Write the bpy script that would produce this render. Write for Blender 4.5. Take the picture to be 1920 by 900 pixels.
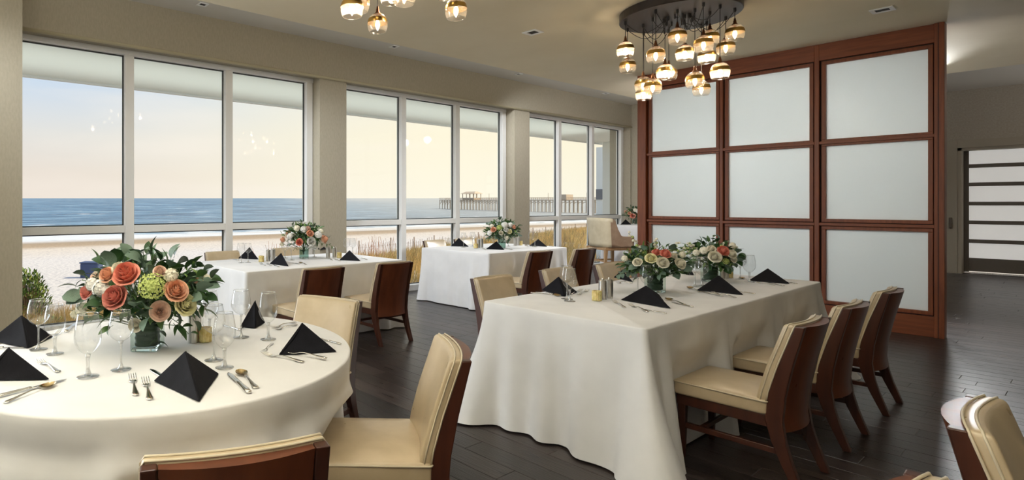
import bpy, bmesh, math, random
import numpy as np
from mathutils import Vector, Matrix
for o in list(bpy.data.objects): bpy.data.objects.remove(o)
SC = bpy.context.scene
COL = SC.collection
PI = math.pi
rnd = random.Random(7)

# ---------------------------------------------------------------- camera
CX, V2, V1, HY, H = 640.0, -150.0, 2078.0, 383.0, 1.40
FPX = math.sqrt((V1 - CX) * (CX - V2)); TH = math.atan((V1 - CX) / FPX)
FW = Vector((-math.sin(TH), math.cos(TH), 0)); RT = Vector((math.cos(TH), math.sin(TH), 0))
cam = bpy.data.objects.new('camera', bpy.data.cameras.new('camera')); COL.objects.link(cam)
cam.location = (0, 0, H); cam.rotation_euler = (PI / 2, 0, TH)
cam.data.sensor_width = 36; cam.data.lens = FPX / 1920 * 36
cam.data.shift_x = (960 - CX) / 1920; cam.data.shift_y = (HY - 450) / 1920
cam.data.clip_start = 0.05; cam.data.clip_end = 6000
SC.camera = cam
SC.view_settings.view_transform = 'Standard'; SC.view_settings.look = 'None'
SC.view_settings.gamma = 1; SC.view_settings.use_curve_mapping = False
SC.view_settings.exposure = 0.07

# ---------------------------------------------------------------- sky
W = bpy.data.worlds.new('sky'); SC.world = W; W.use_nodes = True
nt = W.node_tree; nt.nodes.clear()
def N(nt, t, **k):
    n = nt.nodes.new(t)
    for a, b in k.items():
        if a.startswith('in_'):
            n.inputs[a[3:].replace('_', ' ')].default_value = b
        else: setattr(n, a, b)
    return n
def L(nt, a, b): nt.links.new(a, b)
def ramp(nt, fac, stops, interp='LINEAR'):
    r = N(nt, 'ShaderNodeValToRGB'); r.color_ramp.interpolation = interp
    e = r.color_ramp.elements
    while len(e) < len(stops): e.new(0.5)
    for i, (p, c) in enumerate(stops):
        e[i].position = p; e[i].color = (*c, 1) if len(c) == 3 else c
    if fac is not None: L(nt, fac, r.inputs[0])
    return r
tc = N(nt, 'ShaderNodeTexCoord'); sep = N(nt, 'ShaderNodeSeparateXYZ'); L(nt, tc.outputs['Generated'], sep.inputs[0])
up = N(nt, 'ShaderNodeMath', operation='MAXIMUM'); L(nt, sep.outputs[2], up.inputs[0]); up.inputs[1].default_value = 0
cold = ramp(nt, up.outputs[0], [(0.0, (0.84, 0.72, 0.65)), (0.05, (0.82, 0.72, 0.65)), (0.11, (0.77, 0.74, 0.72)), (0.19, (0.60, 0.69, 0.83)), (0.40, (0.44, 0.57, 0.80)), (1, (0.30, 0.44, 0.72))])
warm = ramp(nt, up.outputs[0], [(0.0, (1.0, 0.93, 0.78)), (0.12, (1.0, 0.90, 0.70)), (0.30, (0.92, 0.87, 0.74)), (0.50, (0.60, 0.66, 0.76)), (1, (0.30, 0.44, 0.72))])
dotn = N(nt, 'ShaderNodeVectorMath', operation='DOT_PRODUCT'); L(nt, tc.outputs['Generated'], dotn.inputs[0]); dotn.inputs[1].default_value = (-0.25, 0.968, 0)
wf = ramp(nt, dotn.outputs['Value'], [(0.35, (0, 0, 0)), (0.97, (1, 1, 1))], 'EASE')
mx = N(nt, 'ShaderNodeMix', data_type='RGBA'); L(nt, wf.outputs[0], mx.inputs[0]); L(nt, cold.outputs[0], mx.inputs[6]); L(nt, warm.outputs[0], mx.inputs[7])
mp = N(nt, 'ShaderNodeMapping'); mp.inputs['Scale'].default_value = (1, 1, 6); L(nt, tc.outputs['Generated'], mp.inputs[0])
cn = N(nt, 'ShaderNodeTexNoise', in_Scale=2.2, in_Detail=6.0); L(nt, mp.outputs[0], cn.inputs['Vector'])
cr = ramp(nt, cn.outputs[0], [(0.48, (0, 0, 0)), (0.72, (0.45, 0.45, 0.45))])
mc = N(nt, 'ShaderNodeMix', data_type='RGBA'); L(nt, cr.outputs[0], mc.inputs[0]); L(nt, mx.outputs[2], mc.inputs[6]); mc.inputs[7].default_value = (0.98, 0.88, 0.80, 1)
bg = N(nt, 'ShaderNodeBackground', in_Strength=1.05); L(nt, mc.outputs[2], bg.inputs[0])
wo = N(nt, 'ShaderNodeOutputWorld'); L(nt, bg.outputs[0], wo.inputs[0])

def light(kind, name, loc, rot, energy, color=(1, 1, 1), **k):
    d = bpy.data.lights.new(name, kind); d.energy = energy; d.color = color
    for a, b in k.items(): setattr(d, a, b)
    o = bpy.data.objects.new(name, d); COL.objects.link(o); o.location = loc; o.rotation_euler = rot
    return o
# low warm sun from along the coast, outside the right edge of the view
light('SUN', 'sun', (20, 0, 30), (math.radians(47), 0, math.radians(146)), 5.4, (1.0, 0.86, 0.66), angle=math.radians(4))
# daylight portals in the three window openings
for (ya, yb) in ((0.84, 4.5), (4.97, 8.89), (9.35, 13.2)):
    p = light('AREA', 'window_daylight', (-6.95, (ya + yb) / 2, 1.6), (0, -PI / 2, 0), 1, shape='RECTANGLE', size=3.1, size_y=yb - ya)
    p.data.cycles.is_portal = True
# added fill lamps for the room, the porch and the lobby behind the partition
# up-facing ones bounce off the ceilings of room, cove, lobby and porch
def area(name, loc, rot, e, col, sx, sy): return light('AREA', name, loc, rot, e, col, shape='RECTANGLE', size=sx, size_y=sy)
area('side_fill', (-6.45, -1.95, 1.75), (0, math.radians(-90), 0), 200, (.84, .92, 1.0), 2.6, 3.2)  # added fill standing inside the unseen side window, in place of stronger daylight
area('front_fill', (-1.0, -3.9, 1.9), (PI / 2, 0, 0), 22, (.92, .96, 1.0), 7.5, 2.2)  # added frontal fill before the rear wall, which has no window
area('ceiling_fill', (4.2, 3.0, 2.3), (PI, 0, 0), 26, (1.0, .97, .93), 3, 6)  # added up-facing fill out of view on the right, no fitting there
area('cove_band_fill', (-5.25, 5.5, 3.34), (PI, 0, 0), 24, (1.0, .97, .92), .25, 14)  # strip added to brighten the raised ceiling band along the windows
area('lobby_fill', (-3.2, 11.0, 2.0), (PI, 0, 0), 22, (.97, .99, 1.0), 2.2, 3.0)  # added up-facing fill hidden behind the partition
area('lobby_fill', (2.6, 15.2, 2.2), (PI, 0, 0), 80, (1.0, .95, .88), 3, 2)  # added up-facing fill that lifts the hall
area('porch_soffit_fill', (-8.2, 5.5, 2.75), (PI, 0, 0), 44, (.96, 1.0, .97), 1.4, 17)  # added fill that brightens the porch soffit from below
def spot_at(name, loc, target, e, col, ang, size=.06):
    q = (Vector(target) - Vector(loc)).to_track_quat('-Z', 'Y').to_euler()
    return light('SPOT', name, loc, q, e, col, spot_size=math.radians(ang), spot_blend=1.0, shadow_soft_size=size)
for x, y, tx in ((1.2, -1.6, .3), (-1.2, -2.2, -2.0)): spot_at('ceiling_bounce_fill', (x, y, 1.0), (tx, y + .9, 3.3), 1500, (.94, .97, 1.0), 90, .04)  # added spots behind the camera, bounced off the ceiling as room fill
for x in (-4.3, -3.3, -2.3, -1.4): spot_at('partition_back_fill', (x, 11.4, 3.2), (x * .8 - .5, 8.6, 1.5), 500, (.97, .99, 1.0), 100, .1)  # spots added out of view to brighten the frosted panes from behind
spot_at('window_table_fill', (-5.7, -.6, 3.55), (-5.4, 3.0, .6), 330, (.90, .95, 1.0), 75, .15)  # these spots are added to imitate window light on the window tables
spot_at('window_table_fill', (-5.7, 2.9, 3.6), (-5.5, 6.4, .6), 330, (.90, .95, 1.0), 80, .15)
spot_at('window_table_fill', (-5.6, 7.6, 3.6), (-6.0, 11.6, .8), 300, (.93, .96, 1.0), 90, .15)
for (x, y, e_) in ((-2.2, .7, 20), (-1.7, 4.4, 38), (-5.2, 3.4, 34), (-5.2, 6.6, 34), (-1.2, 1.4, 18)):
    light('SPOT', 'table_top_fill', (x, y, 3.27), (0, 0, 0), e_, (1.0, .97, .93), spot_size=math.radians(110), spot_blend=1.0, shadow_soft_size=.06)  # fill spots added above the tables, no fittings modelled there

# ---------------------------------------------------------------- helpers
def ray(px): return FW + RT * ((px - CX) / FPX)
def at_z(px, py, z):
    d = (H - z) * FPX / (py - HY); p = ray(px) * d; return Vector((p.x, p.y, z))
def at_d(px, py, d):
    p = ray(px) * d; return Vector((p.x, p.y, H - (py - HY) * d / FPX))
def at_x(px, x):
    r = ray(px); return r.y * x / r.x
def depth(p): return p.x * FW.x + p.y * FW.y

def mesh(name, V, Fs, m=None, smooth=False):
    me = bpy.data.meshes.new(name); me.from_pydata([tuple(v) for v in V], [], [tuple(f) for f in Fs]); me.update()
    if smooth: me.polygons.foreach_set('use_smooth', [True] * len(me.polygons))
    if m:
        for mm in (m if isinstance(m, (list, tuple)) else [m]): me.materials.append(mm)
    return me
class MB:
    def __init__(s): s.v = []; s.f = []; s.mi = []
    def add(s, V, Fs, mi=0, M=None):
        o = len(s.v); s.v += [tuple(M @ Vector(v)) if M is not None else tuple(v) for v in V]
        s.f += [tuple(o + i for i in f) for f in Fs]; s.mi += [mi] * len(Fs); return s
    def box(s, x0, x1, y0, y1, z0, z1, mi=0, M=None):
        V = [(x, y, z) for x in (x0, x1) for y in (y0, y1) for z in (z0, z1)]
        return s.add(V, [(0, 1, 3, 2), (4, 6, 7, 5), (0, 4, 5, 1), (2, 3, 7, 6), (0, 2, 6, 4), (1, 5, 7, 3)], mi, M)
    def tube(s, pts, r, n=8, mi=0, cap=True, M=None, closed=False):
        pts = [Vector(p) for p in pts]; k = len(pts); V = []; Fs = []
        up_ = Vector((0, 0, 1))
        for i, p in enumerate(pts):
            if closed: t = pts[(i + 1) % k] - pts[i - 1]
            else: t = pts[min(i + 1, k - 1)] - pts[max(i - 1, 0)]
            t.normalize()
            a = t.cross(up_ if abs(t.z) < .95 else Vector((1, 0, 0))).normalized(); b = t.cross(a)
            ri = r[i] if isinstance(r, (list, tuple)) else r
            for j in range(n):
                q = 2 * PI * j / n; V.append(p + a * math.cos(q) * ri + b * math.sin(q) * ri)
        for i in range(k if closed else k - 1):
            i2 = (i + 1) % k
            for j in range(n): Fs.append((i * n + j, i * n + (j + 1) % n, i2 * n + (j + 1) % n, i2 * n + j))
        if cap and not closed: Fs += [tuple(reversed(range(n))), tuple(range((k - 1) * n, k * n))]
        return s.add(V, Fs, mi, M)
    def lathe(s, prof, n=24, mi=0, M=None, c=(0, 0), closed=False):
        V = []; Fs = []; k = len(prof)
        for r, z in prof:
            for j in range(n):
                q = 2 * PI * j / n; V.append((c[0] + r * math.cos(q), c[1] + r * math.sin(q), z))
        for i in range(k if closed else k - 1):
            i2 = (i + 1) % k
            for j in range(n): Fs.append((i * n + j, i * n + (j + 1) % n, i2 * n + (j + 1) % n, i2 * n + j))
        return s.add(V, Fs, mi, M)
    def grid(s, fn, nu, nv, mi=0, M=None, wrap=False):
        V = [fn(i / nu, j / nv) for j in range(nv + 1) for i in range(nu if wrap else nu + 1)]
        w = nu if wrap else nu + 1
        Fs = [(j * w + i, j * w + (i + 1) % w, (j + 1) * w + (i + 1) % w, (j + 1) * w + i) for j in range(nv) for i in range(nu)]
        return s.add(V, Fs, mi, M)
    def rbox(s, c, size, r, seg=3, fn=None, mi=0, M=None, div=None):
        # rounded box: cube shell grid pulled onto an offset of the inner box
        hx, hy, hz = [q / 2 for q in size]; c = Vector(c)
        def axis(h, d):
            inner = max(h - r, 1e-4); a = [-h + r * (1 - math.cos(PI / 2 * i / seg)) for i in range(seg)]
            mid = [-inner + 2 * inner * i / d for i in range(d + 1)]
            return a + mid + [-q for q in reversed(a)]
        dv = div or (4, 4, 4)
        A = [axis(hx, dv[0]), axis(hy, dv[1]), axis(hz, dv[2])]; idx = {}; V = []; Fs = []
        def vid(i, j, k):
            if (i, j, k) in idx: return idx[i, j, k]
            p = Vector((A[0][i], A[1][j], A[2][k]))
            q = Vector((max(-hx + r, min(hx - r, p.x)), max(-hy + r, min(hy - r, p.y)), max(-hz + r, min(hz - r, p.z))))
            d = p - q
            if d.length > 1e-9: p = q + d.normalized() * r
            if fn: p = Vector(fn(p))
            idx[i, j, k] = len(V); V.append(c + p); return idx[i, j, k]
        n = [len(a) - 1 for a in A]
        for ax in range(3):
            u, v = [(1, 2), (2, 0), (0, 1)][ax]
            for side in (0, n[ax]):
                for i in range(n[u]):
                    for j in range(n[v]):
                        def g(a, b):
                            t = [0, 0, 0]; t[ax] = side; t[u] = a; t[v] = b; return vid(*t)
                        f = (g(i, j), g(i + 1, j), g(i + 1, j + 1), g(i, j + 1))
                        Fs.append(f if side else f[::-1])
        return s.add(V, Fs, mi, M)
    def prism(s, poly, y0, y1, mi=0, M=None):      # polygon in x,z extruded along y
        n = len(poly); V = [(x, y0, z) for x, z in poly] + [(x, y1, z) for x, z in poly]
        Fs = [tuple(range(n)), tuple(reversed(range(n, 2 * n)))] + [(i, n + i, n + (i + 1) % n, (i + 1) % n) for i in range(n)]
        return s.add(V, Fs, mi, M)
    def data(s, name, m, smooth=False):
        me = mesh(name, s.v, s.f, m, smooth); me.polygons.foreach_set('material_index', s.mi); return me
    def build(s, name, m, parent=None, smooth=False, bevel=0, kind=None):
        me = s.data(name, m, smooth)
        bm = bmesh.new(); bm.from_mesh(me); bmesh.ops.recalc_face_normals(bm, faces=bm.faces)
        if bevel:
            es = [e for e in bm.edges if len(e.link_faces) == 2 and e.calc_face_angle(0) > 0.6]
            bmesh.ops.bevel(bm, geom=es, offset=bevel, segments=2, affect='EDGES', profile=0.5)
            for f_ in bm.faces: f_.smooth = False
        bm.to_mesh(me); bm.free()
        return link(name, me, parent, kind)
def link(name, me, parent=None, kind=None):
    o = bpy.data.objects.new(name, me); COL.objects.link(o)
    if parent: o.parent = parent
    if kind: o['kind'] = kind
    return o
def thing(name, label, cat, loc=(0, 0, 0), rz=0, group=None):
    o = bpy.data.objects.new(name, None); COL.objects.link(o); o.location = loc; o.rotation_euler = (0, 0, rz)
    o.empty_display_size = .1
    return tag(o, label, cat, group)
def tag(o, label, cat, group=None):
    o['label'] = label; o['category'] = cat
    if group: o['group'] = group
    return o
KIDS = {}
def kids(o):
    return [c for c in COL.objects if c.parent == o]
def register(proto):                      # cache of the tree so copies stay quick
    KIDS[proto.name] = [(c, kids(c)) for c in kids(proto)]
    return proto
def dup(proto, loc, rz, label, group=None, scale=None, cat=None):
    r = proto.copy(); COL.objects.link(r); r.location = loc; r.rotation_euler = (0, 0, rz)
    if scale: r.scale = scale if isinstance(scale, tuple) else (scale,) * 3
    r['label'] = label
    if group: r['group'] = group
    for c, gs in KIDS.get(proto.name, []):
        d = c.copy(); COL.objects.link(d); d.parent = r
        for g in gs:
            e = g.copy(); COL.objects.link(e); e.parent = d
    return r
USED = set()
def place(proto, loc, rz, label, group=None, scale=None):
    if proto.name not in USED:
        USED.add(proto.name); proto.location = loc; proto.rotation_euler = (0, 0, rz); proto['label'] = label
        if group: proto['group'] = group
        if scale: proto.scale = scale if isinstance(scale, tuple) else (scale,) * 3
        return proto
    return dup(proto, loc, rz, label, group, scale)

# ---------------------------------------------------------------- materials
def mat(name, color, rough=0.5, metal=0, spec=0.5, **k):
    m = bpy.data.materials.new(name); m.use_nodes = True; t = m.node_tree
    b = t.nodes['Principled BSDF']; b.inputs['Base Color'].default_value = (*color, 1)
    b.inputs['Roughness'].default_value = rough; b.inputs['Metallic'].default_value = metal
    b.inputs['Specular IOR Level'].default_value = spec
    for a, v in k.items(): b.inputs[a.replace('_', ' ')].default_value = v
    m.diffuse_color = (*color, 1)
    return m
def noisy(m, c1, c2, scale=5, detail=4, stretch=(1, 1, 1), bump=0, bscale=None, coord='Object', lo=.35, hi=.65, rough=None):
    t = m.node_tree; b = t.nodes['Principled BSDF']
    c = N(t, 'ShaderNodeTexCoord'); mp = N(t, 'ShaderNodeMapping'); mp.inputs['Scale'].default_value = stretch
    L(t, c.outputs[coord], mp.inputs[0]); n = N(t, 'ShaderNodeTexNoise', in_Scale=float(scale), in_Detail=float(detail)); L(t, mp.outputs[0], n.inputs['Vector'])
    r = ramp(t, n.outputs[0], [(lo, c1), (hi, c2)]); L(t, r.outputs[0], b.inputs['Base Color'])
    if rough:
        rr = N(t, 'ShaderNodeMapRange'); rr.inputs['To Min'].default_value = rough[0]; rr.inputs['To Max'].default_value = rough[1]
        L(t, n.outputs[0], rr.inputs[0]); L(t, rr.outputs[0], b.inputs['Roughness'])
    if bump:
        n2 = N(t, 'ShaderNodeTexNoise', in_Scale=float(bscale or scale * 4), in_Detail=3.0); L(t, mp.outputs[0], n2.inputs['Vector'])
        bp = N(t, 'ShaderNodeBump', in_Strength=bump, in_Distance=0.01); L(t, n2.outputs[0], bp.inputs['Height']); L(t, bp.outputs[0], b.inputs['Normal'])
    return m
WALL = noisy(mat('wall_fabric', (.42, .37, .27), .9), (.41, .37, .285), (.45, .405, .315), 60, 3, (1, 1, .35), bump=.04, bscale=240)
CEIL = noisy(mat('ceiling_paint', (.62, .56, .43), .85), (.78, .69, .50), (.82, .73, .54), 1.5)
CEILW = mat('cove_paint', (.66, .63, .57), .85)
WHITE = mat('window_frame_paint', (.88, .88, .87), .4)
GASK = mat('window_gasket', (.05, .06, .06), .5)
WOOD = noisy(mat('mahogany', (.16, .045, .02), .3), (.19, .046, .013), (.265, .070, .021), 3.0, 4, (12, 12, 1.0), rough=(.36, .5))
WOODH = noisy(mat('mahogany_rail', (.16, .045, .02), .3), (.19, .046, .013), (.265, .070, .021), 3.0, 4, (1.0, 12, 12), rough=(.36, .5))
GROOVE = mat('groove_shadow_gap', (.04, .012, .008), .6)
CWOOD = noisy(mat('chair_wood', (.10, .03, .016), .28), (.046, .015, .009), (.070, .022, .012), 1.6, 2, (12, 12, 1.0), rough=(.24, .36))
CBACK = noisy(mat('chair_back_veneer', (.12, .036, .016), .3), (.10, .029, .013), (.145, .043, .018), 1.6, 2, (12, 12, 1.0), rough=(.24, .36))
LEATH = noisy(mat('cream_leather', (.64, .57, .46), .28, spec=.65), (.50, .395, .255), (.57, .46, .31), 9, 3, bump=.06, bscale=160, rough=(.24, .36))
PIPE = mat('leather_piping', (.60, .52, .38), .35)
def cloth_mat():
    m = noisy(mat('white_linen', (.80, .78, .76), .75, **{'Sheen_Weight': .15}), (.75, .75, .76), (.83, .83, .84), 3, 3, bump=.25, bscale=7)
    return m
CLOTH = cloth_mat()
NAPK = noisy(mat('black_napkin', (.006, .006, .010), .85, spec=.25), (.003, .003, .006), (.0055, .0055, .0095), 30, 3, bump=.2, bscale=300)
STEEL = noisy(mat('brushed_steel', (.62, .60, .56), .3, 1), (.55, .53, .49), (.70, .68, .64), 8, 4, (30, 30, 1), rough=(.2, .38))
SILVER = mat('cutlery_steel', (.78, .76, .72), .16, 1)
CANDLE = noisy(mat('yellow_wax_holder', (.72, .58, .22), .45, **{'Subsurface_Weight': .2}), (.60, .46, .14), (.82, .70, .34), 60, 4, (1, 1, .6), bump=.5, bscale=90)
def glassm(name, tint=(1, 1, 1), rough=0.0, edge=1.45, lo=0.0):
    m = bpy.data.materials.new(name); m.use_nodes = True; t = m.node_tree; t.nodes.clear()
    tr = N(t, 'ShaderNodeBsdfTransparent'); tr.inputs[0].default_value = (*tint, 1)
    gl = N(t, 'ShaderNodeBsdfGlossy'); gl.inputs['Roughness'].default_value = rough
    geo = N(t, 'ShaderNodeNewGeometry'); io = N(t, 'ShaderNodeMapRange'); L(t, geo.outputs['Backfacing'], io.inputs[0])
    io.inputs['To Min'].default_value = edge; io.inputs['To Max'].default_value = 1 / edge     # both faces of the thin pane reflect alike
    fr = N(t, 'ShaderNodeFresnel'); L(t, io.outputs[0], fr.inputs[0]); mxs = N(t, 'ShaderNodeMixShader')
    ad = N(t, 'ShaderNodeMath', operation='ADD', use_clamp=True); L(t, fr.outputs[0], ad.inputs[0]); ad.inputs[1].default_value = lo
    out = N(t, 'ShaderNodeOutputMaterial')
    L(t, ad.outputs[0], mxs.inputs[0]); L(t, tr.outputs[0], mxs.inputs[1]); L(t, gl.outputs[0], mxs.inputs[2]); L(t, mxs.outputs[0], out.inputs[0])
    return m
PANE = glassm('window_glass', (.97, .985, .975), 0, 1.2)
BOWL = glassm('thin_glass', (.97, .975, .975), .02, 1.5, .055)
GEDGE = glassm('glass_edge', (.95, .96, .96), .04, 1.55, .26)
def shadem():
    m = glassm('shade_glass', (.98, .95, .90), .08, 1.45, .06); t = m.node_tree
    mx_ = next(n for n in t.nodes if n.type == 'MIX_SHADER'); tr_ = next(n for n in t.nodes if n.type == 'BSDF_TRANSPARENT')
    tl = N(t, 'ShaderNodeBsdfTranslucent'); tl.inputs[0].default_value = (.95, .88, .78, 1); m2 = N(t, 'ShaderNodeMixShader'); m2.inputs[0].default_value = .22
    L(t, tr_.outputs[0], m2.inputs[1]); L(t, tl.outputs[0], m2.inputs[2]); L(t, m2.outputs[0], mx_.inputs[1]); return m
SHADE = shadem()
SOLIDG = mat('solid_glass', (.97, .98, .98), .0, Transmission_Weight=1.0, IOR=1.45)
VASEG = glassm('vase_glass', (.80, .88, .84), .02, 1.35, .0)
LINING = noisy(mat('leaf_lining', (.012, .035, .016), .5), (.008, .028, .012), (.03, .06, .03), 40, 3, (1, 1, 6))
def frosted():
    m = bpy.data.materials.new('frosted_glass'); m.use_nodes = True; t = m.node_tree; t.nodes.clear()
    d = N(t, 'ShaderNodeBsdfDiffuse'); d.inputs[0].default_value = (.80, .83, .83, 1)
    tl = N(t, 'ShaderNodeBsdfTranslucent'); tl.inputs[0].default_value = (.86, .89, .88, 1)
    m1 = N(t, 'ShaderNodeMixShader'); m1.inputs[0].default_value = .45; L(t, d.outputs[0], m1.inputs[1]); L(t, tl.outputs[0], m1.inputs[2])
    g = N(t, 'ShaderNodeBsdfGlossy'); g.inputs['Roughness'].default_value = .28
    fr = N(t, 'ShaderNodeFresnel', in_IOR=1.4); m2 = N(t, 'ShaderNodeMixShader'); L(t, fr.outputs[0], m2.inputs[0]); L(t, m1.outputs[0], m2.inputs[1]); L(t, g.outputs[0], m2.inputs[2])
    o = N(t, 'ShaderNodeOutputMaterial'); L(t, m2.outputs[0], o.inputs[0]); return m
FROST = frosted()
def emis(name, c, s):
    m = mat(name, c, .5); b = m.node_tree.nodes['Principled BSDF']; b.inputs['Emission Color'].default_value = (*c, 1); b.inputs['Emission Strength'].default_value = s; return m
BULB = emis('bulb', (1.0, .80, .52), 14)
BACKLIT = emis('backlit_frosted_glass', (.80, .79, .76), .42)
GOLD = mat('gold_band', (.62, .40, .12), .28, 1)
BRONZE = mat('dark_bronze', (.055, .045, .04), .4, .7)
COPPER = mat('copper_socket', (.28, .12, .06), .35, .9)
CORD = mat('black_cord', (.02, .017, .015), .6)
BLACKIN = mat('lamp_recess', (.015, .014, .012), .7)
DOORF = mat('door_frame_brown', (.105, .085, .062), .45)
CASING = mat('door_casing', (.36, .32, .25), .6)

# ---------------------------------------------------------------- room shell
DW, DL, DS = -6.79, -6.58, -6.30
ZC, ZU = 3.296, 3.70
def struct(name, mb, m, **k): return mb.build(name, m, kind='structure', **k)
XR, YB, YF, YE = 7.0, -4.0, 16.9, 13.24
# floor of staggered planks running along x
FLOORB = mat('floor_underlay', (.012, .009, .008), .7)
fl = struct('floor', MB().box(DW - .1, XR, YB, YF + .3, -.15, -.006), FLOORB)
PLANK = []
for i in range(5):
    c = [(.026, .019, .0175), (.038, .028, .026), (.020, .015, .014), (.046, .034, .031), (.031, .023, .021)][i]
    m = noisy(mat('plank_wood_%d' % i, c, .3, spec=.45), tuple(q * .6 for q in c), tuple(q * 1.5 for q in c), 3, 7, (1.2, 14, 4), bump=.18, bscale=7, rough=(.20, .42))
    PLANK.append(m)
pw = .155; planks = []; row = 0; y = YB
while y < YF:
    x = DW + .02 - rnd.random() * 1.2
    while x < XR:
        ln = rnd.choice((.9, 1.2, 1.2, 1.5))
        a, b = max(x, DW - .08), min(x + ln, XR)
        if b - a > .05: planks.append((a, b, y))
        x += ln
    y += pw; row += 1
def plank_score(p):
    cx_, cy_ = (p[0] + p[1]) / 2, p[2]
    d = cx_ * FW.x + cy_ * FW.y
    if d < 1.9: return 1e9
    px = CX + FPX * (cx_ * RT.x + cy_ * RT.y) / d
    if px < 560 or px > 2050: return 1e8 + d
    return d
planks.sort(key=plank_score)
pl_data = {}
rest = MB()
for i, (a, b, y) in enumerate(planks):
    dz = rnd.random() * .0005; mi = rnd.randrange(5)
    if i < 300:
        key = (round(b - a, 3), mi)
        if key not in pl_data:
            w = b - a
            V = []; g = .0007; e = .002
            for (ox, z) in ((0, -.005), (0, -.0015), (e, 0)):
                V += [(g + ox, g + ox, z), (w - g - ox, g + ox, z), (w - g - ox, pw - g - ox, z), (g + ox, pw - g - ox, z)]
            Fs = [(0, 1, 5, 4), (1, 2, 6, 5), (2, 3, 7, 6), (3, 0, 4, 7), (4, 5, 9, 8), (5, 6, 10, 9), (6, 7, 11, 10), (7, 4, 8, 11), (8, 9, 10, 11)]
            pl_data[key] = mesh('plank', V, Fs, PLANK[mi])
        o = link('plank', pl_data[key], fl); o.location = (a, y, dz)
    else:
        rest.add([(a + .002, y + .002, -.005), (b - .002, y + .002, -.005), (b - .002, y + pw - .002, -.005), (a + .002, y + pw - .002, -.005),
                  (a + .003, y + .003, dz), (b - .003, y + .003, dz), (b - .003, y + pw - .003, dz), (a + .003, y + pw - .003, dz)],
                 [(4, 5, 6, 7), (0, 1, 5, 4), (1, 2, 6, 5), (2, 3, 7, 6), (3, 0, 4, 7)], mi)
rest.build('planks_beyond', PLANK, fl, kind='stuff')
# window wall: columns, header, soffit edge, pier
wl = MB()
for (a, b) in ((4.50, 4.97), (8.89, 9.35), (13.20, 13.6)): wl.box(DW - .07, DL, a, b, 0, 3.20)
wl.box(DW - .25, DL, YB, 13.6, 3.185, ZU + .3)
wl.box(DW - .25, DW - .08, .5, 13.3, 3.185, 3.25)
struct('wall_left', wl, WALL)
struct('wall_left_pier', MB().box(DW - .07, DS, -.25, at_x(42, DS), 0, ZU + .3).box(DW - .3, DS, YB, -3.7, 0, ZU + .3), WALL)
tr = MB(); tr.tube([(DL + .012, at_x(42, DS), 3.183), (DL + .012, 13.22, 3.183)], .02, 10)
struct('trim_1', tr, mat('shade_pocket_bead', (.50, .45, .31), .6), smooth=True)
e = MB(); e.box(DW - .3, -4.6, YE, YE + .2, 0, ZU + .3); e.box(-4.8, -4.6, YE, YF + .2, 0, ZU + .3)
struct('wall_back', e, WALL)
hz = lambda px, py, d: H - (py - HY) * d / FPX
HWALL = noisy(mat('hall_wall', (.36, .32, .26), .85), (.36, .32, .26), (.41, .37, .31), 40, 3)
# hall wall with the door opening
def at_y(px, y):
    r = ray(px); return r.x * y / r.y
dx0 = at_y(1795, YF); hd = depth(Vector((dx0, YF, 0))); dzt = H + (HY - 278) * hd / FPX
dx1 = dx0 + 2.3
hw = MB(); hw.box(-4.8, dx0, YF, YF + .4, 0, ZU + .3); hw.box(dx0, dx1, YF, YF + .4, dzt, ZU + .3); hw.box(dx1, XR + .2, YF, YF + .4, 0, ZU + .3)
struct('wall_hall', hw, HWALL)
w2 = MB(); w2.box(XR, XR + .2, YB, YF + .3, -.1, ZU + .3); struct('wall_right', w2, WALL)
w3 = MB(); w3.box(DW - .3, XR + .2, YB - .2, YB, -.1, ZU + .3); struct('wall_front', w3, WALL)
fe = at_z(1778, 138, ZC).y if False else 14.0
dfe = (ZC - H) * FPX / (HY - 138); pf = ray(1778) * dfe; fe = pf.y
c = MB(); c.box(-5.04, 5.4, YB, fe, ZC, ZU + .02); struct('ceiling', c, CEIL)
c = MB(); c.box(DW - .3, XR + .2, YB - .2, YF + .3, ZU, ZU + .25); struct('ceiling_cove', c, CEILW)
# casing and glazed hall door
dr = bpy.data.objects.new('door_1', None); COL.objects.link(dr); dr['kind'] = 'structure'; dr.location = (dx0, YF, 0)
c = MB(); c.box(-.17, 0, -.03, .0, 0, dzt + .16); c.box(0, 2.3, -.03, 0, dzt, dzt + .16); c.build('casing', CASING, dr, bevel=.005)
c = MB(); c.box(0, .06, 0, .35, 0, dzt); c.box(0, 2.3, 0, .35, dzt - .05, dzt); c.build('jamb', CASING, dr)
gd = YF + .30
gx = lambda px: at_y(px, gd) - dx0
gz = lambda py: H - (py - HY) * depth(Vector((at_y(1817, gd), gd, 0))) / FPX
gl0 = gx(1817)
c = MB(); c.box(.03, gl0, .27, .33, 0, dzt); c.box(gl0, 2.3, .27, .33, .04, gz(483)); c.box(gl0, 2.3, .27, .33, gz(276), dzt); c.box(2.18, 2.3, .27, .33, 0, dzt)
c.build('door_frame', DOORF, dr, bevel=.004)
for py in (311.7, 346, 381.7, 416.7, 451.7):
    z = gz(py); MB().box(gl0, 2.2, .26, .325, z - .038, z + .038).build('glazing_bar', DOORF, dr, bevel=.004)
lv = [gz(483)] + [gz(q) for q in (451.7, 416.7, 381.7, 346, 311.7)] + [gz(276)]
for i in range(6):
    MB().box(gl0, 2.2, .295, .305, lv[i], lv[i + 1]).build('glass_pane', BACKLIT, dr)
MB().box(.02, 2.3, .22, .3, 0, .03).build('threshold', STEEL, dr)
c = MB(); c.rbox((-.09, -.05, 1.02), (.05, .04, .22), .015); c.build('handle', DOORF, dr, smooth=True)
bs = MB().box(-4.6, dx0 - .17, YF - .02, YF, 0, .12); struct('baseboard_hall', bs, CASING)

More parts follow.
